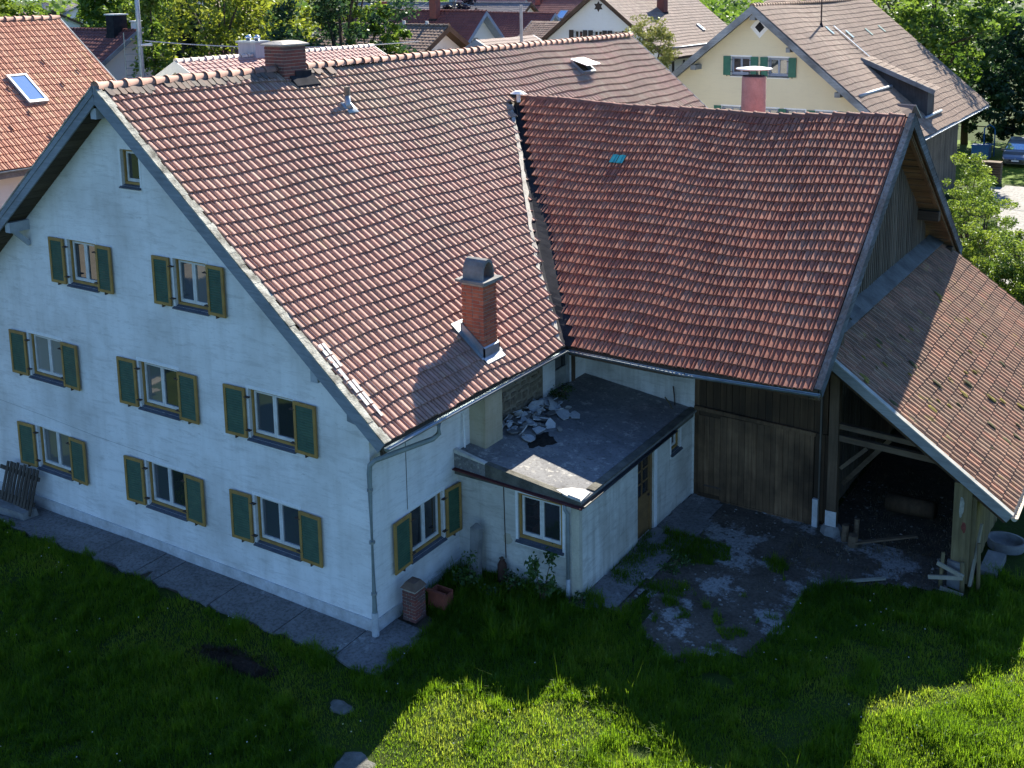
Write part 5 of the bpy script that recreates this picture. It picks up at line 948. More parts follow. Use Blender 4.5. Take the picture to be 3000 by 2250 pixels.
# ---------------------------------------------------------------- leafy weeds, bush
def leaf_quads(C, size, rnd, rng, flat=.0, asp=.55):
    n = len(C); a = rng.normal(size=(n, 3)); a[:, 2] *= (1 - flat); a /= np.linalg.norm(a, axis=1)[:, None]; t = rng.normal(size=(n, 3)); b_ = np.cross(a, t); b_ /= np.linalg.norm(b_, axis=1)[:, None] + 1e-9
    s = (size * rng.uniform(.6, 1.4, n))[:, None]; v = np.stack([C - a * s * .5, C + b_ * s * asp * .5, C + a * s * .5, C - b_ * s * asp * .5], 1).reshape(-1, 3); k = np.arange(n) * 4
    return v, np.stack([k, k + 1, k + 2, k + 3], 1), np.repeat(rnd, 4)
M_LEAFW = leaf_mat('weed_leaf', (.022, .052, .012), (.040, .085, .016), (.06, .11, .02), .3)
def bushy(name, label, cat, loc, R, h, n, size, mat, seed, group=None, stem=True, trunkmat=None):
    rng = np.random.default_rng(seed); t = thing(name, label, cat, loc, group); k = max(5, n // 60)
    cc = rng.normal(size=(k, 3)); cc /= np.linalg.norm(cc, axis=1)[:, None]; cc *= rng.uniform(.45, 1.0, k)[:, None] ** .5; cc = cc * np.array([R, R, h / 2]) * .85 + np.array([0, 0, h * .52]); tint = rng.random(k)
    pick = rng.integers(0, k, n); C = cc[pick] + rng.normal(size=(n, 3)) * np.array([R, R, h * .5]) * .20; C[:, 2] = np.maximum(C[:, 2], .03); v, f, r = leaf_quads(C + np.array(loc), np.full(n, size), np.clip(tint[pick] * .7 + rng.normal(.15, .12, n), 0, 1), rng)
    np_mesh('foliage', v, f, r, mat, t)
    if stem:
        mb = MB()
        for j in range(min(9, k)): c = V(cc[j]) + V(loc); mb.tube([V(loc) + V((0, 0, -.1)), V(loc).lerp(c, .5) + V((0, 0, .08 * h)), c], [.012 + R * .02, .008 + R * .012, .004], 5)
        mb.build('stem', trunkmat or M_BEAM, t)
    return t
bushy('elder_bush', 'young leafy elder bush below the annex window', 'bush', (2.66, 2.62, -.05), .36, 1.28, 330, .115, M_LEAFW, 61)
bushy('nettle_clump', 'dark nettles round the leaning stone post', 'weeds', (.85, 2.35, -.05), .42, .85, 420, .085, M_LEAFW, 62)
bushy('leafy_weed', 'leafy weed against the annex wall below the conduit', 'weeds', (1.7, 2.5, -.05), .5, .5, 330, .08, M_LEAFW, 63)
bushy('moss_cushion', 'dark mossy weed on the terrace beside the glazed door', 'weeds', (.35, 7.35, az(.3)), .42, .34, 500, .05, M_LEAFW, 64)
bushy('low_weed', 'low weed tuft at the foot of the annex downpipe', 'weeds', (3.5, 2.9, -.04), .22, .35, 160, .07, M_LEAFW, 65)
bushy('low_weed', 'ragged weed strip along the annex path edge', 'weeds', (4.55, 5.4, -.02), .45, .3, 420, .06, M_LEAFW, 66)
# ================================================================ NEIGHBOURING HOUSES
M_T_ORANGE = tile_mat('orange_pan_tiles', [(.44, .20, .13), (.50, .25, .16), (.40, .18, .12), (.53, .29, .19), (.47, .27, .15)], (.28, .14, .10), .35, ((.45, .36, .15), .25))
M_T_PINK = tile_mat('pink_concrete_tiles', [(.40, .23, .20), (.43, .26, .23), (.37, .215, .19)], (.30, .18, .16), .3)
M_T_BROWN = tile_mat('brown_old_tiles', [(.28, .185, .135), (.34, .235, .175), (.25, .165, .12), (.37, .275, .205)], (.17, .12, .09), .5)
M_T_STAR = tile_mat('dusty_brown_tiles', [(.29, .21, .165), (.34, .25, .20), (.26, .185, .15), (.37, .29, .23)], (.18, .14, .115), .5)
M_T_DRED = tile_mat('dark_red_tiles', [(.19, .065, .055), (.23, .085, .07), (.17, .06, .055)], (.10, .05, .045), .4)
M_T_RED = tile_mat('red_brown_tiles', [(.28, .12, .09), (.33, .15, .115), (.25, .11, .085)], (.17, .09, .075), .4)
M_T_GREY = tile_mat('grey_far_tiles', [(.26, .22, .20), (.32, .27, .25), (.23, .20, .185)], (.18, .16, .15), .4)
M_YELLOW = plaster('cream_yellow_render', (.68, .60, .42), (.58, .50, .34), .25, .15); M_WHITE2 = plaster('bright_white_render', (.74, .74, .72), (.6, .59, .55), .2, .15)
M_BROWNW = wood('brown_eave_board', (.09, .055, .035), (.14, .09, .06), 'x', per=False); M_GREYW = wood('grey_eave_board', (.22, .24, .26), (.32, .34, .36), 'x', per=False)
M_TEAL = simple('teal_green_shutter', (.02, .12, .085), (.03, .15, .10), 5, .5, .1); M_DKSH = simple('dark_brown_shutter', (.035, .028, .024), (.055, .042, .035), 5, .6, .1); M_BLUEF = simple('blue_grey_frame', (.24, .28, .36), (.3, .34, .42), 5, .6, .1)
class House:
    """a gabled house: local x across the ridge, local y along it, front gable at y = 0 facing -y"""
    def __init__(s, name, label, O, rot, wl, wr, L, zr, zel, zer, wall, tmat, barge=M_BROWNW, ovv=.5, wx=(None, None), tw=.30, tc=.35, prof=PROF_S, single=0, zb=-.3, holes=(), seed=1, ridge=True, left=True, right=True, wob=None, bh=.28, cat='house', rmat=None, jit=1.0):
        s.M = Matrix.Translation(O) @ Matrix.Rotation(rot, 4, 'Z'); s.t = thing(name, label, cat, tuple(s.M @ V((0, L / 2, zb)))); s.R3 = s.M.to_3x3(); s.zr = zr; s.wl = wl; s.wr = wr; s.zel = zel; s.zer = zer; s.L = L; s.ovv = ovv
        xl = wx[0] if wx[0] is not None else -wl + .6; xr = wx[1] if wx[1] is not None else wr - .6; s.xl, s.xr = xl, xr
        ml = (zr - zel) / wl; mr = (zr - zer) / wr; s.ml, s.mr = ml, mr; s.zat = lambda x: zr + x * ml if x < 0 else zr - x * mr
        mb = MB(); O_ = s.M @ V((0, 0, 0)); X_ = s.R3 @ V((1, 0, 0)); Y_ = s.R3 @ V((0, 1, 0))
        s.F = (O_, X_, -Y_); s.Rt = (s.M @ V((xr, 0, 0)), Y_, X_); s.Lf = (s.M @ V((xl, 0, 0)), Y_, -X_)
        cl = [(-ml, 1, zr - .2), (mr, 1, zr - .2)]
        wall_panel(mb, *s.F, xl, xr, zb, zr, list(holes), .2, cl); wall_panel(mb, s.M @ V((0, L, 0)), X_, Y_, xl, xr, zb, zr, [], .2, cl)
        wall_panel(mb, *s.Rt, 0, L, zb, s.zat(xr) - .2, [], .2); wall_panel(mb, *s.Lf, 0, L, zb, s.zat(xl) - .2, [], .2); mb.build('wall', wall, s.t)
        mb = MB(s.M); mb.box((xl + .4, .5, zb), (xr - .4, L - .5, min(s.zat(xl), s.zat(xr)) - .4)); mb.build('interior', MATS['dark_room'], s.t)
        rb = MB(s.M); y0, y1 = -ovv, L + ovv
        for (x, ze) in ((wr, zer), (-wl, zel)):
            q = [(x, y0, ze - .04), (x, y1, ze - .04), (0, y1, zr - .04), (0, y0, zr - .04)]
            if x < 0: q = q[::-1]
            rb.hexa([(p[0], p[1], p[2] - .14) for p in q] + q)
        s.roof = rb.build('roof', barge, s.t)
        if right:
            S = s.R3 @ V((-wr, 0, zr - zer)); tile_field(s.roof, 'roof_tile', tmat, s.M @ V((wr, y0, zer)), Y_, S, y1 - y0, S.length - .05, tw, tc, None, wob, single, prof, seed=seed, jit=jit)
        if left:
            S = s.R3 @ V((wl, 0, zr - zel)); tile_field(s.roof, 'roof_tile', tmat, s.M @ V((-wl, y1, zel)), -Y_, S, y1 - y0, S.length - .05, tw, tc, None, wob, single if not right else 0, prof, seed=seed + 1, jit=jit)
        if ridge: ridge_tiles(s.roof, 'ridge_tile', rmat or tmat, s.M @ V((0, y0, zr + .03)), s.M @ V((0, y1, zr + .03)), .13, .40, seed=seed, single=single > 0 or ridge == 'each')
        for yy in (y0, y1):
            e = -1 if yy == y0 else 1
            for (x, ze) in ((wr, zer), (-wl, zel)):
                mb = MB(s.M); mb.prism([(x, yy, ze + .04), (0, yy, zr + .05), (0, yy, zr - bh - .05), (x, yy, ze - bh)], (0, .06 * e, 0)); mb.build('barge_board', barge, s.t)
    def win(s, u, z0, z1, hw, sh=None, face='F', frame=M_WHITEP, casing=M_WHITEP, glass=M_GLASS, surround=True, leaves=2, shw=None):
        fr = {'F': s.F, 'R': s.Rt, 'L': s.Lf}[face]; window_unit(s.t, *fr, u, hw, z0, z1, depth=.12, casing=casing, sash=frame, sill=M_CONC, glass=glass, surround=surround, leaves=leaves, cw=.05)
        if sh is not None:
            w_ = shw or hw * .9
            shutter(s.t, *fr, u - hw - .03 - w_, u - hw - .03, z0 - .02, z1 + .02, 1, .03, sh, sh, slats=False); shutter(s.t, *fr, u + hw + .03, u + hw + .03 + w_, z0 - .02, z1 + .02, -1, .03, sh, sh, slats=False)
    def onroof(s, x, y, h=0): return s.M @ V((x, y, s.zat(x) + h))
    def chimney(s, x, y, w, d, h, mat, cap=None, label=None, bricks=False):
        zb_ = min(s.zat(x - w / 2), s.zat(x + w / 2)) - .3; zt = s.zat(x) + h; mb = MB(s.M); mb.box((x - w / 2, y - d / 2, zb_), (x + w / 2, y + d / 2, zt)); o = mb.build('chimney', mat, s.t)
        if label: o['label'] = label
        mb = MB(s.M); mb.box((x - w / 2 - .08, y - d / 2 - .08, zt + .002), (x + w / 2 + .08, y + d / 2 + .08, zt + .09)); mb.build('chimney_cap', cap or M_CONC, o); mb = MB(s.M); mb.box((x - w / 2 - .05, y - d / 2 - .05, zb_), (x + w / 2 + .05, y + d / 2 + .05, s.zat(x) - .1)); mb.build('flashing', M_LEAD, o); return o
    def skylight(s, x, y, w, l, glass=M_GLASSB, frame=M_ZINC, name='roof_window'):
        sg = 1 if x > 0 else -1; S = V((-sg * (s.wr if x > 0 else s.wl), 0, s.zr - (s.zer if x > 0 else s.zel))).normalized(); N_ = V((0, sg, 0)).cross(S); N_ = N_ if N_.z > 0 else -N_; c = V((x, y, s.zat(x))) + N_ * .09; mb = MB(s.M); U = V((0, 1, 0)); fw = .09
        for (a, b, p, q) in ((-l / 2, -l / 2 + fw * 1.5, -w / 2, w / 2), (l / 2 - fw, l / 2, -w / 2, w / 2), (-l / 2 + fw * 1.5, l / 2 - fw, -w / 2, -w / 2 + fw), (-l / 2 + fw * 1.5, l / 2 - fw, w / 2 - fw, w / 2)): mb.obox(c + S * ((a + b) / 2) + U * ((p + q) / 2), S * ((b - a) / 2), U * ((q - p) / 2), N_ * .07)
        o = mb.build(name, frame, s.roof); mb = MB(s.M); mb.obox(c + N_ * .03 + S * (fw * .25), S * (l / 2 - fw * 1.3), U * (w / 2 - fw), N_ * .012); mb.build('pane', glass, o); return o
    def strip(s, x, y0, y1, h, r, name, mat):
        mb = MB(s.M); mb.tube([(x, y0, s.zat(x) + h), (x, y1, s.zat(x) + h)], r, 8); o = mb.build(name, mat, s.t, True)
        k = max(2, int(abs(y1 - y0) / 1.0)); mb = MB(s.M)
        for i in range(k + 1): yy = lerp(y0 + .1, y1 - .1, i / k); mb.beam((x, yy, s.zat(x) - .02), (x, yy, s.zat(x) + h), .05, .04); mb.build('guard_bracket', M_IRON, o); mb = MB(s.M)
# left neighbour
h1 = House('orange_roof_house', 'house with a large bright orange tile roof at the left edge', (-27, -6, 0), 0, 6.5, 6.5, 18.0, 12.50, 7.65, 7.65, M_WHITE2, M_T_ORANGE, M_GREYW, .15, (-5.6, 5.6), tw=.225, tc=.36, prof=PROF, single=300, seed=101, left=False, ridge='each', rmat=M_RIDGE)
h1.skylight(3.4, 14.23, .80, 1.62); mb = MB(h1.M); mb.box((6.3, -.1, 7.35), (6.45, 18.1, 7.62)); mb.build('fascia', M_GREYW, h1.t); gutter(h1.t, h1.M @ V((6.56, 0, 7.62)), h1.M @ V((6.56, 18, 7.62)), .07, M_GUTTER, out=(1, 0, 0)); h1.win(16.4, 5.0, 6.2, .5, None, 'R')
rg = random.Random(6)
for i in range(26): # snow hooks in staggered rows
    mb = MB(h1.M); j = i // 9; xx = 2.2 + (i % 7) * .55; yy = 9.2 + (i // 7) * 2.2 + ((i % 7) % 2) * 1.1
    c = V((xx, yy, h1.zat(xx))); mb.obox(c + V((.05, 0, .075)), V((.10, 0, -.074)), V((0, .02, 0)), V((.012, 0, .018))); mb.build('snow_hook', simple('rust_brown_hook', (.16, .06, .04), (.12, .05, .035), 8, .7, .1), h1.roof)
# yellow farmhouse
yw = lambda u, s: .05 * np.sin(u * .55 + .5) * np.sin(s * .28 + .3) + .05 * np.sin(u * .33 + s * .1)
YH = [(-.93 - .55, -.93 + .55, 8.78, 9.78), (1.20 - .55, 1.20 + .55, 8.78, 9.78)] + [(c - .55, c + .55, 6.0, 7.05) for c in (-1.45, .71, 2.19, 3.88)]
h2 = House('yellow_farmhouse', 'cream yellow farmhouse with teal shutters and rippled brown tile roof', (-6.69, 39.4, 0), 0, 7.6, 8.35, 19.8, 12.52, 6.4, 5.62, M_YELLOW, M_T_BROWN, M_GREYW, .9, (-6.9, 5.75), tw=.24, tc=.40, prof=PROF_S, seed=120, holes=YH, wob=yw, bh=.36, left=False)
for i, (a, b, c, d) in enumerate(YH): h2.win((a + b) / 2, c, d, .55, M_TEAL if i != 4 else None, frame=M_BLUEF, casing=M_BLUEF, shw=.42)
mb = MB(h2.M); mb.prism([(.11 - .55, -.015, 11.38), (.11, -.015, 10.80), (.11 + .55, -.015, 11.38), (.11, -.015, 11.98)], (0, .012, 0)); do_ = mb.build('diamond_surround', M_SURR, h2.t); mb = MB(h2.M); mb.prism([(.11 - .27, -.03, 11.38), (.11, -.03, 11.09), (.11 + .27, -.03, 11.38), (.11, -.03, 11.68)], (0, .012, 0)); mb.build('diamond_vent', M_LEAD, do_)
for (x, w_) in ((-3.4, .3), (0.0, .3), (2.0, .22), (4.7, .3)): z = h2.zat(x) - .62; mb = MB(h2.M); mb.box((x - w_ / 2, -.85, z - .12), (x + w_ / 2, .05, z + .14)); mb.build('purlin_end', M_GREYW, h2.t)
h2.strip(5.70, -.3, 5.9, .16, .085, 'snow_guard_pipe', M_ZINC); h2.strip(8.0 - .3, 5.6, 9.5, .16, .085, 'snow_guard_pipe', M_ZINC)
mb = MB(h2.M); mb.tube([h2.M.inverted() @ h2.onroof(1.55, 5.9, -.1), V((1.55, 5.9, h2.zat(1.55) + 2.9))], .045, 8); an = mb.build('aerial_mast', M_IRON, h2.t); mb = MB(h2.M)
for z in (2.5, 2.8): mb.tube([(1.1, 5.7, h2.zat(1.55) + z), (2.0, 6.1, h2.zat(1.55) + z)], .015, 5)
mb.build('aerial_rods', M_IRON, an); mb = MB(h2.M); mb.tube([(1.55, 5.9, h2.zat(1.55) - .05), (1.55, 5.9, h2.zat(1.55) + .22)], [.14, .05], 8); mb.build('mast_collar', M_LEAD, an)
for (x, y) in ((2.33, 12.84), (2.25, 16.1), (2.29, 8.9), (1.9, 6.3)):
    S = V((-h2.wr, 0, h2.zr - h2.zer)).normalized(); N_ = V((0, 1, 0)).cross(S); mb = MB(h2.M); mb.obox(V((x, y, h2.zat(x))) + N_ * .07, S * .32, V((0, .14, 0)), N_ * .01); mb.build('glass_tile', simple('pale_glass_tile', (.42, .52, .46), (.5, .6, .54), 4, .15, 0), h2.roof)
for i in range(10): # zinc step flashing where the roofs change
    x = lerp(1.8, 4.05, i / 9); S = V((-h2.wr, 0, h2.zr - h2.zer)).normalized(); N_ = V((0, 1, 0)).cross(S); mb = MB(h2.M); mb.obox(V((x, 7.75 + .02 * i, h2.zat(x))) + N_ * .075, S * .18, V((0, .10, 0)), N_ * .008); mb.build('step_flashing', M_ZINC, h2.roof)
# low shed dormer
mb = MB(h2.M); xa, xb, ya, yb = 3.9, 7.6, 6.4, 8.0; za, zb_ = h2.zat(xa) + .05, h2.zat(xa) + .05 - (xb - xa) * .42
mb.add([(xa, ya, za), (xb, ya, zb_), (xb, yb, zb_), (xa, yb, za), (xb, ya, h2.zat(xb)), (xb, yb, h2.zat(xb)), (xa, ya, za - .2), (xa, yb, za - .2)], [(0, 1, 2, 3), (1, 4, 5, 2), (0, 6, 4, 1), (3, 2, 5, 7)]); dm_ = mb.build('shed_dormer', wood('dark_dormer_board', (.05, .05, .055), (.09, .085, .085), 'z', per=False), h2.t)
S = h2.R3 @ V((-(xb + .35 - xa), 0, (xb + .35 - xa) * .42)); tile_field(dm_, 'dormer_tile', M_T_BROWN, h2.M @ V((xb + .35, ya - .15, zb_ + .06 - .35 * .42)), (0, 1, 0), S, yb - ya + .3, S.length, .24, .40, None, None, 0, PROF_S, seed=133)
mb = MB(h2.M); mb.beam((xa - .1, ya - .17, za + .03), (xb + .4, ya - .17, zb_ - .12), .05, .26); mb.build('dormer_barge', M_GREYW, dm_)
# small porch gable at the eave
mb = MB(h2.M); xp, zp = 6.3, 7.15
mb.prism([(xp - .2, 2.3, zp - .75), (xp + 1.2, 2.3, zp - .9), (xp + 1.2, 3.8, zp + .0), (xp - .2, 3.8, zp + .05)], (0, 0, .01)); pg = mb.build('porch_roof', M_T_BROWN, h2.t)
mb = MB(h2.M); mb.prism([(xp + 1.0, 2.0, 5.2), (xp + 1.0, 5.2, 5.2), (xp + 1.0, 3.8, zp - .15)], (.05, 0, 0)); mb.build('porch_board', wood('orange_brown_board', (.26, .13, .05), (.34, .18, .08), 'z', per=False), pg)
mb = MB(h2.M); mb.hexa([(xp - .3, 3.8, zp), (xp + 1.3, 3.8, zp), (xp + 1.3, 5.5, zp - 1.0), (xp - .3, 5.5, zp - 1.0), (xp - .3, 3.8, zp + .08), (xp + 1.3, 3.8, zp + .08), (xp + 1.3, 5.5, zp - .92), (xp - .3, 5.5, zp - .92)]); mb.build('porch_slope', M_ZINC, pg)
y = 7.0
while y < 19.6: wd = .25; mb = MB(h2.M); mb.cur = random.random(); mb.box((6.6, y, -.2), (6.66, y + wd - .02, 5.7)); mb.build('barn_board', M_PLANK, h2.t); y += wd
mb = MB(h2.M); mb.box((5.75, 7.0, -.2), (6.6, 7.06, 6.2)); mb.build('barn_board', M_PLANK, h2.t); gutter(h2.t, h2.M @ V((8.42, -.8, 5.55)), h2.M @ V((8.42, 20.5, 5.55)), .08, M_ZINC, out=(1, 0, 0))
# white house with the star
SHo = [(c - .45, c + .45, 8.73, 9.62) for c in (-2.02, -.06, 1.87)]
h3 = House('white_star_house', 'big white gabled house with a star-shaped attic opening', (-32.3, 67.6, 0), 0, 7.2, 7.2, 17, 13.05, 7.45, 7.45, M_WHITE2, M_T_STAR, M_BROWNW, .7, (-6.3, 6.3), tw=.34, tc=.40, seed=140, holes=SHo, left=True, bh=.34)
for (a, b, c, d) in SHo: h3.win((a + b) / 2, c, d, .45, M_DKSH, casing=M_WHITEP, surround=False, shw=.45, glass=glass_mat('curtained_glass', (.30, .20, .17), 1.5, .1) if False else M_GLASS)
mb = MB(h3.M); cx, cz = 0, 11.69
for k in (0, 1): mb.prism([(cx + .48 * math.sin(2 * math.pi * i / 3 + k * math.pi), -.012 - .006 * k, cz + .48 * math.cos(2 * math.pi * i / 3 + k * math.pi)) for i in range(3)], (0, .006, 0))
mb.build('star_opening', M_DKSH, h3.t); h3.chimney(2.45, 7.6, .75, .75, 2.3, M_BRICKD); h3.strip(6.45, .3, 10, .15, .06, 'snow_guard', M_ZINC); h3.skylight(4.6, 11.3, .5, .9)
h3.win(1.2, 5.9, 7.0, .4, M_DKSH, 'R', surround=False); h3.win(4.6, 5.9, 7.0, .4, M_DKSH, 'R', surround=False); h3.win(8.0, 5.9, 7.0, .4, M_DKSH, 'R', surround=False)
# long pink roof
h4 = House('pink_roof_house', 'long low house with a pink tile roof and pale ridge behind the farmhouse', (-24.4, 16.3, 0), 0, 6.8, 6.8, 12.0, 10.52, 7.0, 7.0, plaster('pale_cream_render', (.62, .60, .50), (.52, .5, .4), .2, .1), M_T_PINK, simple('cream_white_barge', (.62, .62, .56), (.55, .55, .5), 4, .7, .1), .5, (-6.0, 6.0), tw=.30, tc=.34, seed=150, rmat=tile_mat('pale_ridge_tile', [(.60, .52, .46), (.68, .60, .54)], (.45, .38, .33), .3), bh=.40)
ch_ = h4.chimney(-.3, 4.3, 1.15, .8, .75, simple('sheet_clad_chimney', (.26, .28, .33), (.34, .36, .41), 2, .5, .2, stretch=(6, 6, .3)), M_ZINC, 'grey clad chimney with two metal cowls')
for dx in (-.28, .28): mb = MB(h4.M); z = h4.zat(-.3) + .84; mb.tube([(-.3 + dx, 4.3, z), (-.3 + dx, 4.3, z + .10), (-.3 + dx, 4.3, z + .14), (-.3 + dx, 4.3, z + .28)], [.11, .11, .20, .05], 10); mb.build('cowl', simple('bright_metal', (.55, .62, .70), (.62, .68, .75), 4, .25, 0, metal=.8), ch_, True)
for (x, y) in ((2.6, 3.0), (3.6, 6.0), (3.4, 8.0), (2.0, 10)): S = V((-h4.wr, 0, h4.zr - h4.zer)).normalized(); mb = MB(h4.M); c = V((x, y, h4.zat(x) + .05)); mb.hexa([c + V((.15, -.16, -.03)), c + V((.15, .16, -.03)), c + V((-.25, .14, .12)), c + V((-.25, -.14, .12)), c + V((.15, -.10, .16)), c + V((.15, .10, .16)), c + V((-.25, .05, .16)), c + V((-.25, -.05, .16))]); mb.build('vent_tile', M_T_RED, h4.roof)
# dark red house with two roof windows
h5 = House('dark_red_house', 'dark red tiled house with two blue roof windows behind the orange roof', (-53.6, 36.3, 0), math.radians(92), 7.5, 7.5, 9.5, 10.55, 5.6, 5.6, M_WHITE2, M_T_DRED, M_GREYW, .5, tw=.34, tc=.42, seed=160)
h5.skylight(-3.4, 1.6, .8, 1.3); h5.skylight(-3.6, 3.9, .8, 1.3); h5.chimney(-.2, 1.4, 1.2, .8, 1.25, M_LEAD, simple('white_cap', (.75, .75, .73), (.68, .68, .66), 4, .5, .05)); h5.chimney(.6, .2, .6, .6, 1.0, M_WHITE2, simple('white_cap', 0, 0))
# brown roof with white gable, and red roofs behind
C6 = [(-1.15 - .35, -1.15 + .35, 8.35, 9.35), (.15 - .35, .15 + .35, 8.35, 9.35)]
h6 = House('brown_roof_cottage', 'white gabled cottage with a brown ribbed roof and two dark window shutters', (-31.4, 43.7, 0), math.radians(90), 4.6, 4.4, 9, 10.93, 8.35, 8.35, M_WHITE2, M_T_BROWN, M_BROWNW, .9, (-3.7, 3.6), tw=.30, tc=.34, seed=170, holes=C6, bh=.3)
for (a, b, c, d) in C6: h6.win((a + b) / 2, c, d, .35, None, casing=M_DKSH, surround=False)
mb = MB(h6.M)
for (x) in (-2.9,): fbox(mb, *h6.F, x - .3, x + .3, 6.8, 8.8, .0, .04)
mb.build('door_panel', M_DKSH, h6.t)
for y in (1.0, 3.0): mb = MB(h6.M); mb.tube([(0, y, 10.95), (0, y, 11.25)], .12, 8); mb.build('ridge_vent', simple('white_cap', 0, 0), h6.roof)
C7 = [(-.95 - .9, -.95 + .9, 8.2, 9.1)]
h7 = House('dark_red_gable_house', 'house with a deep dark red roof and a banded white gable', (-41, 61.8, 0), math.radians(90), 4.9, 4.9, 16, 11.35, 7.0, 7.0, M_WHITE2, M_T_DRED, simple('blue_grey_barge', (.20, .25, .33), (.26, .31, .39), 4, .6, .1), .9, tw=.34, tc=.36, seed=180, holes=C7, bh=.30)
h7.win(-.95, 8.2, 9.1, .9, None, leaves=3, casing=M_DKSH, surround=False); h7.chimney(-.6, 4.2, .7, .7, 1.6, M_BRICKD, M_T_RED); h7.chimney(.9, 11.5, .7, .7, 1.5, M_BRICKD, M_T_DRED)
mb = MB(h7.M); mb.tube([(-2.0, 10.5, h7.zat(-2.0)), (-2.0, 10.5, h7.zat(-2) + 2.3)], .05, 6); mb.tube([(-2.0, 10.5, h7.zat(-2.0) - .1), (-2.0, 10.5, h7.zat(-2) + .3)], [.2, .05], 6); mb.build('service_mast', M_ZINC, h7.t)
h8 = House('dark_red_long_house', 'long dark red roof between the two red gables', (-47.5, 84.2, 0), math.radians(90), 6.1, 6.1, 11.5, 10.5, 6.0, 6.0, M_WHITE2, M_T_DRED, simple('blue_grey_barge', 0, 0), .6, tw=.34, tc=.36, seed=190)
h9 = House('red_roof_house', 'red brown roof with a grey dormer and a blue roof window far behind', (-57, 109.7, 0), math.radians(90), 8, 8, 17, 11.45, 6.0, 6.0, M_WHITE2, M_T_RED, M_GREYW, .5, tw=.34, tc=.42, seed=200)
h9.skylight(-2.8, 2.8, 1.2, 1.8); mb = MB(h9.M); mb.box((-3.6, 9.6, 8.8), (-1.5, 13.8, 10.6)); mb.build('dormer', simple('dark_grey_cladding', (.06, .075, .085), (.09, .10, .11), 3, .6, .1), h9.t); h9.chimney(-.8, 7.6, .7, .7, 1.0, M_BRICKD)
h10 = House('low_brown_extension', 'low brown tiled roof in front of the star house gable', (-38.95, 72.7, 0), math.radians(90), 4.3, 4.3, 3.2, 10.15, 7.7, 7.7, M_WHITE2, M_T_BROWN, M_GREYW, .3, tw=.30, tc=.34, seed=210, ridge=False)
mb = MB(); mb.tube([(-24.2, 43.0, 7.5), (-24.2, 43.0, 12.4)], .10, 8); mb.tube([(-24.2, 43, 9.2), (-24.2, 43, 9.8)], [.3, .11], 8); tag(mb.build('roof_mast', simple('pinkish_mast', (.42, .36, .35), (.5, .44, .42), 3, .5, .1)), 'pale service mast rising behind the farmhouse ridge', 'mast')
h11 = House('pale_shed_roof', 'small pale brown roof beside the brown cottage', (-27.2, 42.4, 0), 0, 2.6, 4.2, 6.5, 10.12, 8.6, 7.9, M_WHITE2, tile_mat('pale_brown_tiles', [(.38, .28, .23), (.43, .33, .27)], (.3, .22, .18), .3), M_BLUEF, .2, tw=.3, tc=.34, seed=220, ridge=False)
# far houses
FAR = [('far_pink_house', 'far pink hipped roof house with a clad chimney behind the orange ridge', (-119, 74.5, 0), 70, 7, 11, 10.5, 7.2, M_T_PINK), ('far_grey_house', 'far grey roofed house at the upper left', (-140, 96, 0), 60, 7, 12, 11.8, 8.0, M_T_GREY), ('far_white_house', 'far white gabled house with a brown roof at the upper left', (-128, 108, 0), 10, 5, 10, 12.2, 8.5, M_T_BROWN), ('far_brown_house', 'far brown roof half hidden by trees at the upper left', (-150, 80, 0), 80, 6, 10, 9.5, 6.0, M_T_GREY), ('grey_roof_barn', 'long grey barn roof beyond the dark red house', (-58, 96, 0), 92, 8, 28, 11.3, 6.4, M_T_GREY), ('pale_roof_house', 'pale pink roof between two brick chimneys beyond the dark red ridge', (-62, 101, 0), 92, 5, 10, 11.55, 8.2, M_T_PINK), ('behind_tree_house', 'blue white gabled house half hidden behind the conifers', (-43, 37.5, 0), 60, 5, 9, 9.4, 6.0, M_T_DRED), ('purple_roof_house', 'dark gabled house peeping over the yellow house', (-14.5, 74, 0), 10, 4.0, 8, 13.3, 9.6, M_T_DRED), ('distant_red_house', 'distant reddish roof at the top centre', (-62, 120, 0), 85, 6, 20, 12.3, 8.0, M_T_RED), ('distant_brown_house', 'distant brown roof at the top right of the star house', (-22, 98, 0), 40, 6, 12, 13.0, 8.5, M_T_BROWN)]
for i, (nm, lb, O, r, w_, L, zr_, ze_, tm) in enumerate(FAR):
    hh = House(nm, lb, O, math.radians(r), w_, w_, L, zr_, ze_, ze_, M_WHITE2 if nm != 'purple_roof_house' else M_BROWNW, tm, M_GREYW if i % 2 else M_BROWNW, .5, tw=.6, tc=.42, prof=[(0, 0.02), (.23, .02)], seed=300 + i)
    hh.chimney(.4, L * .4, .7, .7, 1.1, M_BRICKD if i % 2 else M_ZINC)
    hh.win(-1.3, zr_ - 3.6, zr_ - 2.6, .45, None, surround=False); hh.win(1.3, zr_ - 3.6, zr_ - 2.6, .45, None, surround=False)
# mast with ladder, wires
ms = thing('steel_mast', 'tall grey steel mast with a thin ladder rising beside the conifers', 'mast', (-36, 23, 0)); mb = MB(); mb.tube([(-36.0, 23.1, -.2), (-36.0, 23.1, 6), (-36.0, 23.1, 12), (-36.0, 23.1, 16)], [.20, .17, .13, .10], 10); mb.build('pole', M_ZINC, ms, True)
for (dx) in (-.42, .42): mb = MB(); mb.tube([(-36 + dx * .9, 22.6 + dx * .5, 5), (-36 + dx * .9, 22.6 + dx * .5, 11.3)], .025, 5); mb.build('ladder_rail', M_GUTTER, ms)
for z in np.arange(5.2, 11.2, .38): mb = MB(); mb.tube([(-36.38, 22.39, float(z)), (-35.62, 22.81, float(z))], .018, 4); mb.build('rung', M_GUTTER, ms)
mb = MB(); mb.tube([(-36, 23, 10.6), (-35.3, 23.3, 10.65)], [.05, .10], 6); mb.build('floodlight', M_SURR, ms)
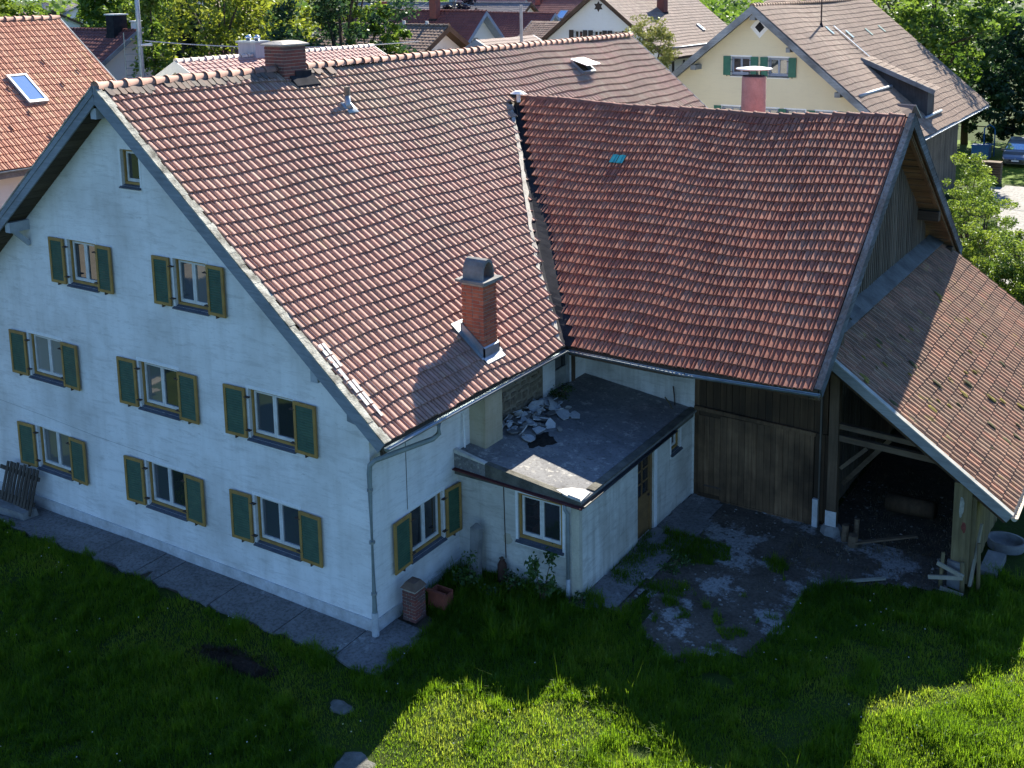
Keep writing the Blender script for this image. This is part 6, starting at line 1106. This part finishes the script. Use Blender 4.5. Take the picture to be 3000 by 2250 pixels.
def wire(a, b, sag, label, r=.022):
    a = V(a); b = V(b); mb = MB(); mb.tube([a.lerp(b, t / 16) + V((0, 0, -4 * sag * (t / 16) * (1 - t / 16))) for t in range(17)], r, 5); tag(mb.build('overhead_wire', simple('pale_wire', (.55, .55, .53), (.5, .5, .48), 4, .5, 0)), label, 'wire')
wire((-35.6, 23.1, 10.85), (-23.0, 31, 10.7), .35, 'pale cable running from the steel mast across the trees', .03); wire((-24.2, 76, 13.2), (30, 62, 12.9), .5, 'thin overhead cable across the upper right corner', .03); wire((-49, 60.3, 11.8), (-45.5, 61.2, 12.4), .5, 'short slack cable above the dark red ridge', .03)
# ================================================================ TREES
M_BARK = simple('bark', (.09, .07, .05), (.05, .04, .03), 5, .95, .7, .03, stretch=(3, 3, .5))
L_DARK = leaf_mat('dark_leaf', (.014, .040, .016), (.026, .066, .024), (.06, .12, .03), .42); L_MID = leaf_mat('mid_leaf', (.045, .10, .012), (.085, .16, .018), (.15, .23, .03), .55)
L_YEL = leaf_mat('yellow_green_leaf', (.08, .12, .012), (.14, .19, .018), (.22, .26, .03), .55); L_CON = leaf_mat('conifer_needle', (.010, .022, .012), (.017, .036, .018), (.03, .055, .022), .15); L_GOLD = leaf_mat('golden_leaf', (.14, .11, .012), (.24, .17, .02), (.32, .24, .03), .4); L_LIME = leaf_mat('sunny_leaf', (.065, .125, .014), (.11, .185, .02), (.18, .25, .03), .5)
def tree(name, label, loc, h, R, z0, n, size, mat, seed, clumps=70, tr=.22, group=None, squash=(1, 1), cat='tree', lean=(0, 0)):
    rng = np.random.default_rng(seed); t = thing(name, label, cat, loc, group); L = np.array(loc); hz = (h - z0) / 2; cz = (h + z0) / 2
    d = rng.normal(size=(clumps, 3)); d /= np.linalg.norm(d, axis=1)[:, None]; rad = rng.uniform(.25, 1, clumps) ** .45; jitter = rng.uniform(.75, 1.12, clumps)
    cc = d * (rad * jitter)[:, None] * np.array([R * squash[0], R * squash[1], hz]) + np.array([lean[0], lean[1], cz]); cr = R * rng.uniform(.12, .24, clumps); tint = np.clip(.25 + .5 * (cc[:, 2] - z0) / (h - z0) * .5 + rng.normal(.1, .2, clumps), 0, 1)
    pick = rng.choice(clumps, n, p=cr ** 2 / (cr ** 2).sum()); g = rng.normal(size=(n, 3)); g /= (np.linalg.norm(g, axis=1)[:, None] + 1e-6); C = cc[pick] + g * (rng.uniform(.2, 1.15, n) ** .6 * cr[pick])[:, None] * np.array([1, 1, .75]) + L
    v, f, r = leaf_quads(C, np.full(n, size), np.clip(tint[pick] + rng.normal(0, .16, n), 0, 1), rng, .35); np_mesh('crown', v, f, r, mat, t)
    mb = MB(); top = L + np.array([lean[0] * .6, lean[1] * .6, cz + hz * .35]); P = [V(L) + V((0, 0, -.3)), V(L).lerp(V(top), .35) + V((rng.normal(0, .1), rng.normal(0, .1), 0)), V(L).lerp(V(top), .7) + V((rng.normal(0, .15), rng.normal(0, .15), 0)), V(top)]; mb.tube(P, [tr, tr * .75, tr * .45, tr * .15], 8)
    for j in range(12):
        c = V(cc[j]) + V(L); s = P[1].lerp(P[2], rng.uniform(0, 1)); mb.tube([s, s.lerp(c, .5) + V((0, 0, .06 * h * rng.uniform(-.3, 1))), c], [tr * .38, tr * .22, tr * .06], 6)
    mb.build('trunk', M_BARK, t, True); return t
def conifer(name, label, loc, h, R, n, size, mat, seed, z0=.8, droop=.35, group=None):
    rng = np.random.default_rng(seed); t = thing(name, label, 'tree', loc, group); L = np.array(loc); k = int(n / 45); zz = z0 + (h - z0) * rng.random(k) ** .85; az_ = rng.uniform(0, 6.283, k); rr = R * (1 - (zz - z0) / (h - z0)) ** .8 * rng.uniform(.7, 1.15, k) + .15
    pick = rng.integers(0, k, n); s = rng.random(n) ** .7; a = az_[pick] + rng.normal(0, .16, n); rad = rr[pick] * s; C = np.stack([np.cos(a) * rad, np.sin(a) * rad, zz[pick] - droop * rad * s + rng.normal(0, .12, n)], 1) + L
    v, f, r = leaf_quads(C, np.full(n, size), np.clip(.2 + .55 * s + rng.normal(0, .15, n), 0, 1), rng, .2, .45); np_mesh('crown', v, f, r, mat, t); mb = MB(); mb.tube([V(loc) + V((0, 0, -.3)), V(loc) + V((0, 0, h * .95))], [R * .10, .03], 8)
    for j in range(0, k, 3): mb.tube([V(loc) + V((0, 0, zz[j])), V(loc) + V((math.cos(az_[j]) * rr[j], math.sin(az_[j]) * rr[j], zz[j] - droop * rr[j]))], [.03, .01], 4)
    mb.build('trunk', M_BARK, t, True); return t
tree('dark_broadleaf_tree', 'big dark broadleaf tree standing behind the pink roof', (-30.4, 32.8, 0), 17.5, 4.3, 3.0, 15000, .32, L_DARK, 1, 100, .4); tree('dark_broadleaf_tree', 'pale edged dark tree right of the big dark tree', (-28.0, 33.4, 0), 13.6, 2.4, 3.0, 6500, .27, L_MID, 2, 50, .3)
tree('yellow_green_tree', 'loose yellow green tree with visible limbs behind the grey clad chimney', (-38.6, 31.0, 0), 17.5, 5.2, 3.0, 10500, .32, L_YEL, 3, 70, .34); tree('yellow_green_tree', 'yellow green tree crowding behind the loose tree', (-46, 41, 0), 19, 5.2, 4, 9000, .36, L_YEL, 4, 70, .34)
conifer('dark_conifer', 'narrow dark conifer right of the steel mast', (-44.3, 33.0, 0), 19.5, 2.6, 7500, .38, L_CON, 5); conifer('green_conifer', 'drooping green conifer just behind the steel mast', (-37.6, 25.2, 0), 15.5, 1.9, 6500, .30, L_MID, 6)
tree('round_green_tree', 'round green tree left of the mast beyond the dark red house', (-76, 54, 0), 17, 5.2, 3, 11000, .5, L_MID, 7, 80, .4); tree('round_green_tree', 'bright tree crown behind the steel mast', (-60, 47, 0), 17, 5, 4, 8000, .42, L_LIME, 8, 60, .35)
tree('corner_tree', 'sunny tree crown above the orange ridge in the upper left corner', (-41.5, 17.0, 0), 15.6, 3.2, 7.5, 6500, .30, L_LIME, 9, 60, .35)
conifer('small_conifer', 'small dark conifer in front of the far pink roof', (-88, 57, 0), 9.5, 1.7, 2500, .4, L_CON, 10); tree('garden_shrub', 'round pale shrub below the far pink roof', (-84, 58.5, 0), 6.5, 2.6, .6, 2500, .35, L_YEL, 11, 30, .15, cat='shrub'); tree('garden_shrub', 'sprig of green shrub beside the orange verge', (-30.5, 15.2, 0), 9.0, 1.3, 5.5, 1500, .22, L_LIME, 12, 20, .12, cat='shrub')
tree('garden_shrub', 'dense green shrubs round the foot of the mast', (-35.6, 26.3, 0), 8.6, 2.6, 2, 3800, .26, L_MID, 13, 40, .15, cat='shrub'); tree('garden_shrub', 'low green shrub behind the pale gable of the pink roof', (-33.2, 27.5, 0), 8.8, 2.6, 2, 3600, .26, L_MID, 14, 40, .15, cat='shrub')
tree('willow_shrub', 'drooping pale green creeper bush on the far end of the farmhouse roof', (-12.3, 37.6, 0), 12.1, 1.6, 8.2, 7500, .13, leaf_mat('willow_leaf', (.08, .10, .02), (.14, .16, .035), (.22, .23, .06), .4), 15, 110, .14)
tree('purple_tree', 'dark purple leaved tree beyond the red roofs', (-66, 92, 0), 15.5, 4.0, 4, 3500, .45, leaf_mat('purple_leaf', (.018, .014, .022), (.03, .022, .035), (.05, .035, .05), .2), 16, 40, .3)
tree('bright_tree', 'light green tree at the top behind the dark red house', (-45.5, 51, 0), 16.5, 3.6, 6, 5000, .36, L_LIME, 17, 45, .3)
# right hand trees
tree('tall_right_tree', 'tall sunlit tree behind the ridge of the yellow farmhouse', (-4.5, 71, 0), 18, 6.3, 2.0, 12500, .42, L_MID, 20, 90, .4); tree('tall_right_tree', 'tall green tree at the top beyond the yellow farmhouse verge', (-12, 82, 0), 19, 6.5, 3, 9000, .45, L_LIME, 21, 70, .4); tree('tall_dark_tree', 'tall dark tree in the upper right corner', (2.0, 88, 0), 20, 7.0, 1.5, 12000, .48, L_DARK, 22, 90, .4); tree('tall_dark_tree', 'dark shaded tree between the barn eave and the parked van', (-3.6, 80, 0), 12.5, 5.2, .8, 8500, .42, L_DARK, 23, 70, .35)
conifer('golden_conifer', 'golden drooping conifer at the right edge above the van', (2.6, 79.5, 0), 12.5, 2.6, 5200, .38, L_GOLD, 24, 1.5); tree('hedge_shrub', 'green hedge shrub behind the parked van', (5.5, 76.5, 0), 5.6, 3.2, .4, 5200, .32, L_MID, 25, 45, .15, cat='shrub'); tree('hedge_shrub', 'dense dark shrub right of the barn end', (-1.0, 77, 0), 6.0, 3.2, .3, 4200, .36, L_DARK, 26, 40, .15, cat='shrub'); tree('edge_tree', 'leafy tree at the right edge behind the hedge', (9.5, 86, 0), 14, 6.0, 1.5, 8000, .45, L_MID, 27, 60, .35)
for i, (x, y, h, R, n, lb) in enumerate(((5.2, 35.5, 6.3, 1.7, 5200, 'tall lime green shrub right of the barn apex'), (6.6, 32.5, 5.6, 1.6, 4600, 'lime green shrub beside the barn gable verge'), (7.5, 29.5, 4.7, 1.6, 4800, 'sunlit shrub with a loose crown right of the barn gable'), (8.5, 27.0, 3.9, 1.5, 4300, 'low sunlit shrub above the lean-to roof'), (9.7, 26.8, 3.6, 1.4, 3600, 'small lime shrub at the right edge above the lean-to'), (9.3, 23.6, 2.4, 1.1, 2600, 'dark low shrub behind the lean-to verge'), (4.3, 41.5, 4.0, 1.3, 2600, 'green shrub at the edge of the gravel court'))):
    tree('sunny_shrub', lb, (x, y, 0), h, R, .7, int(n * 1.7), .115, L_LIME, 40 + i, 60, .10, 'shrubs along the court', cat='shrub')
# distant wood closing the view
rng = np.random.default_rng(99); ci = []; 
for i in range(420): a = rng.uniform(-.2, 1.25); r_ = rng.uniform(150, 330); ci.append((CAM[0] - math.sin(a) * r_, CAM[1] + math.cos(a) * r_, rng.uniform(4, 9), rng.uniform(3, 6)))
ci = np.array(ci); n = 42000; pick = rng.integers(0, len(ci), n); g = rng.normal(size=(n, 3)); g /= np.linalg.norm(g, axis=1)[:, None]; C = np.stack([ci[pick, 0], ci[pick, 1], ci[pick, 2]], 1) + g * (ci[pick, 3] * rng.uniform(.5, 1, n))[:, None] * np.array([1, 1, 1.1]); C[:, 2] = np.maximum(C[:, 2], .3); v, f, r = leaf_quads(C, np.full(n, 1.0), np.clip(rng.random(len(ci))[pick] * .7 + rng.normal(.1, .15, n), 0, 1), rng, .3); tag(np_mesh('distant_wood', v, f, r, L_MID), 'distant green woodland closing the view', 'wood', kind='stuff')
# ================================================================ VAN
van = thing('parked_van', 'dark blue grey minivan parked on the grass facing the camera', 'van', (2.15, 71.3, 0.0)); MV = Matrix.Translation((2.15, 69.2, .0)) @ Matrix.Rotation(math.radians(4), 4, 'Z')
M_CAR = simple('metallic_car_paint', (.20, .22, .27), (.22, .24, .29), 2, .28, 0, metal=1.0, spec=.6)
prof = [(0, .30, .62, .80), (.08, .28, .78, .88), (.35, .27, .92, .93), (.95, .27, 1.08, .95), (1.15, .27, 1.16, .95), (1.85, .27, 1.68, .90), (2.3, .27, 1.82, .86), (3.6, .27, 1.86, .86), (4.4, .28, 1.78, .86), (4.62, .30, 1.2, .88), (4.68, .34, .75, .84)]
mb = MB(MV); n = 9; P = []
for (y, zl, zt, hw) in prof:
    bel = min(zt, 1.06); ring = [(-hw * .9, zl), (-hw, zl + .18), (-hw, bel - .08), (-hw * .97, bel), (-hw * (.97 if zt < 1.2 else .80), zt - .05 if zt > 1.2 else zt - .01), (-hw * (.85 if zt < 1.2 else .66), zt)]; ring += [(-x, z) for (x, z) in reversed(ring)]
    P += [(x, y, z) for (x, z) in ring]
n = 12; F = [(i * n + k, i * n + (k + 1) % n, (i + 1) * n + (k + 1) % n, (i + 1) * n + k) for i in range(len(prof) - 1) for k in range(n)] + [tuple(range(n)), tuple(reversed(range((len(prof) - 1) * n, len(prof) * n)))]; mb.add(P, F); body = mb.build('body', M_CAR, van, False)
mb = MB(MV); mb.add([(-.80, 1.21, 1.20), (.80, 1.21, 1.20), (.63, 1.86, 1.66), (-.63, 1.86, 1.66)], [(0, 1, 2, 3)]); mb.v = [(x, y - .012, z + .014) for (x, y, z) in mb.v]; mb.build('windscreen', M_GLASSB, van)
for sx in (-1, 1):
    mb = MB(MV); mb.add([(sx * .925, 1.5, 1.08), (sx * .91, 4.2, 1.10), (sx * .735, 4.2, 1.68), (sx * .74, 2.1, 1.68)], [(0, 1, 2, 3)]); mb.build('side_window', M_GLASSB, van)
    mb = MB(MV); mb.hexa([(sx * .55, .03, .62), (sx * .86, .16, .62), (sx * .86, .3, .66), (sx * .55, .2, .66), (sx * .52, .09, .78), (sx * .88, .24, .84), (sx * .88, .38, .84), (sx * .52, .25, .80)]); mb.build('headlight', simple('headlight_glass', (.6, .62, .64), (.7, .72, .74), 4, .1, 0), van)
    mb = MB(MV); mb.obox((sx * 1.02, 1.55, 1.12), (.10, 0, 0), (0, .05, 0), (0, 0, .08)); mb.build('wing_mirror', M_CAR, van)
    for yy in (.85, 3.75): mb = MB(MV); mb.tube([(sx * .72, yy, .31), (sx * .93, yy, .31)], .31, 16); tw_ = mb.build('wheel', simple('tyre', (.015, .015, .016), (.025, .025, .025), 6, .8, .1), van); mb = MB(MV); mb.tube([(sx * .90, yy, .31), (sx * .94, yy, .31)], .19, 12); mb.build('rim', M_ZINC, tw_)
mb = MB(MV); mb.box((-.45, -.02, .50), (.45, .05, .60)); mb.box((-.6, -.015, .36), (.6, .06, .46)); mb.build('grille', M_LEAD, van); mb = MB(MV); mb.box((-.26, -.045, .47), (.26, -.025, .58)); mb.build('number_plate', M_SURR, van); mb = MB(MV); mb.tube([(0, -.035, .66), (0, -.02, .66)], .07, 12); mb.build('badge', M_ZINC, van)
# clutter beside the barn end, posts by the court
mb = MB(); mb.box((-1.6, 72.5, 0), (-.3, 73.6, .95)); mb.box((-1.65, 72.45, .95), (-.25, 73.65, 1.02)); tag(mb.build('blue_container', simple('blue_plastic', (.02, .12, .30), (.03, .16, .36), 3, .5, .1)), 'blue plastic container at the end of the barn', 'container'); sl_ = thing('blue_tube_frame', 'bright blue tubular frame behind the container', 'swing', (-.8, 74, 0)); mb = MB(); mb.tube([(-1.0, 74.2, 0), (-1.0, 74.2, 2.2), (-.6, 74.2, 2.5), (-.2, 74.2, 2.2), (-.2, 74.2, 0)], .06, 6); mb.build('frame', simple('blue_plastic', 0, 0), sl_); mb = MB(); mb.box((-1.0, 73.9, .9), (-.2, 74.4, 1.0)); mb.build('flat_board', simple('blue_plastic', 0, 0), sl_)  # bright blue tube frame with a flat board, its use not known
for (x, y, h, lb) in ((1.9, 62.0, 1.5, 'tall brown wooden crate by the barn end'), (.9, 64.0, 1.1, 'low wooden crate next to the tall crate')): mb = MB(); [mb.box((x - .5, y - .4 + k * 0, z), (x + .5, y + .4, z + .14)) for k, z in enumerate(np.arange(0, h, .17))]; tag(mb.build('wooden_crate', M_BEAM), lb, 'crate')
for i, (x, y, h, r, lb) in enumerate(((8.25, 30.6, 3.6, .16, 'dark dead trunk wrapped in dry vines by the gravel court'), (10.3, 25.6, 1.9, .08, 'slim wooden post at the right edge beyond the lean-to'), (9.6, 25.0, 1.6, .08, 'short wooden post behind the lean-to verge'), (10.9, 24.4, 1.7, .08, 'grey wooden post at the court corner'))):
    mb = MB(); mb.tube([(x, y, -.1), (x + .05, y, h * .5), (x - .03, y, h)], [r, r * .9, r * .75], 8)
    if i == 0:
        rg = random.Random(4)
        for k in range(14): a = rg.uniform(0, 6.28); mb.tube([(x, y, h * .95), (x + .5 * math.cos(a), y + .5 * math.sin(a), h * .9), (x + .6 * math.cos(a), y + .6 * math.sin(a), h * rg.uniform(.2, .6))], .018, 4)
    tag(mb.build('wooden_post' if i else 'dead_trunk', M_BARK if i == 0 else M_BEAM), lb, 'post' if i else 'trunk')
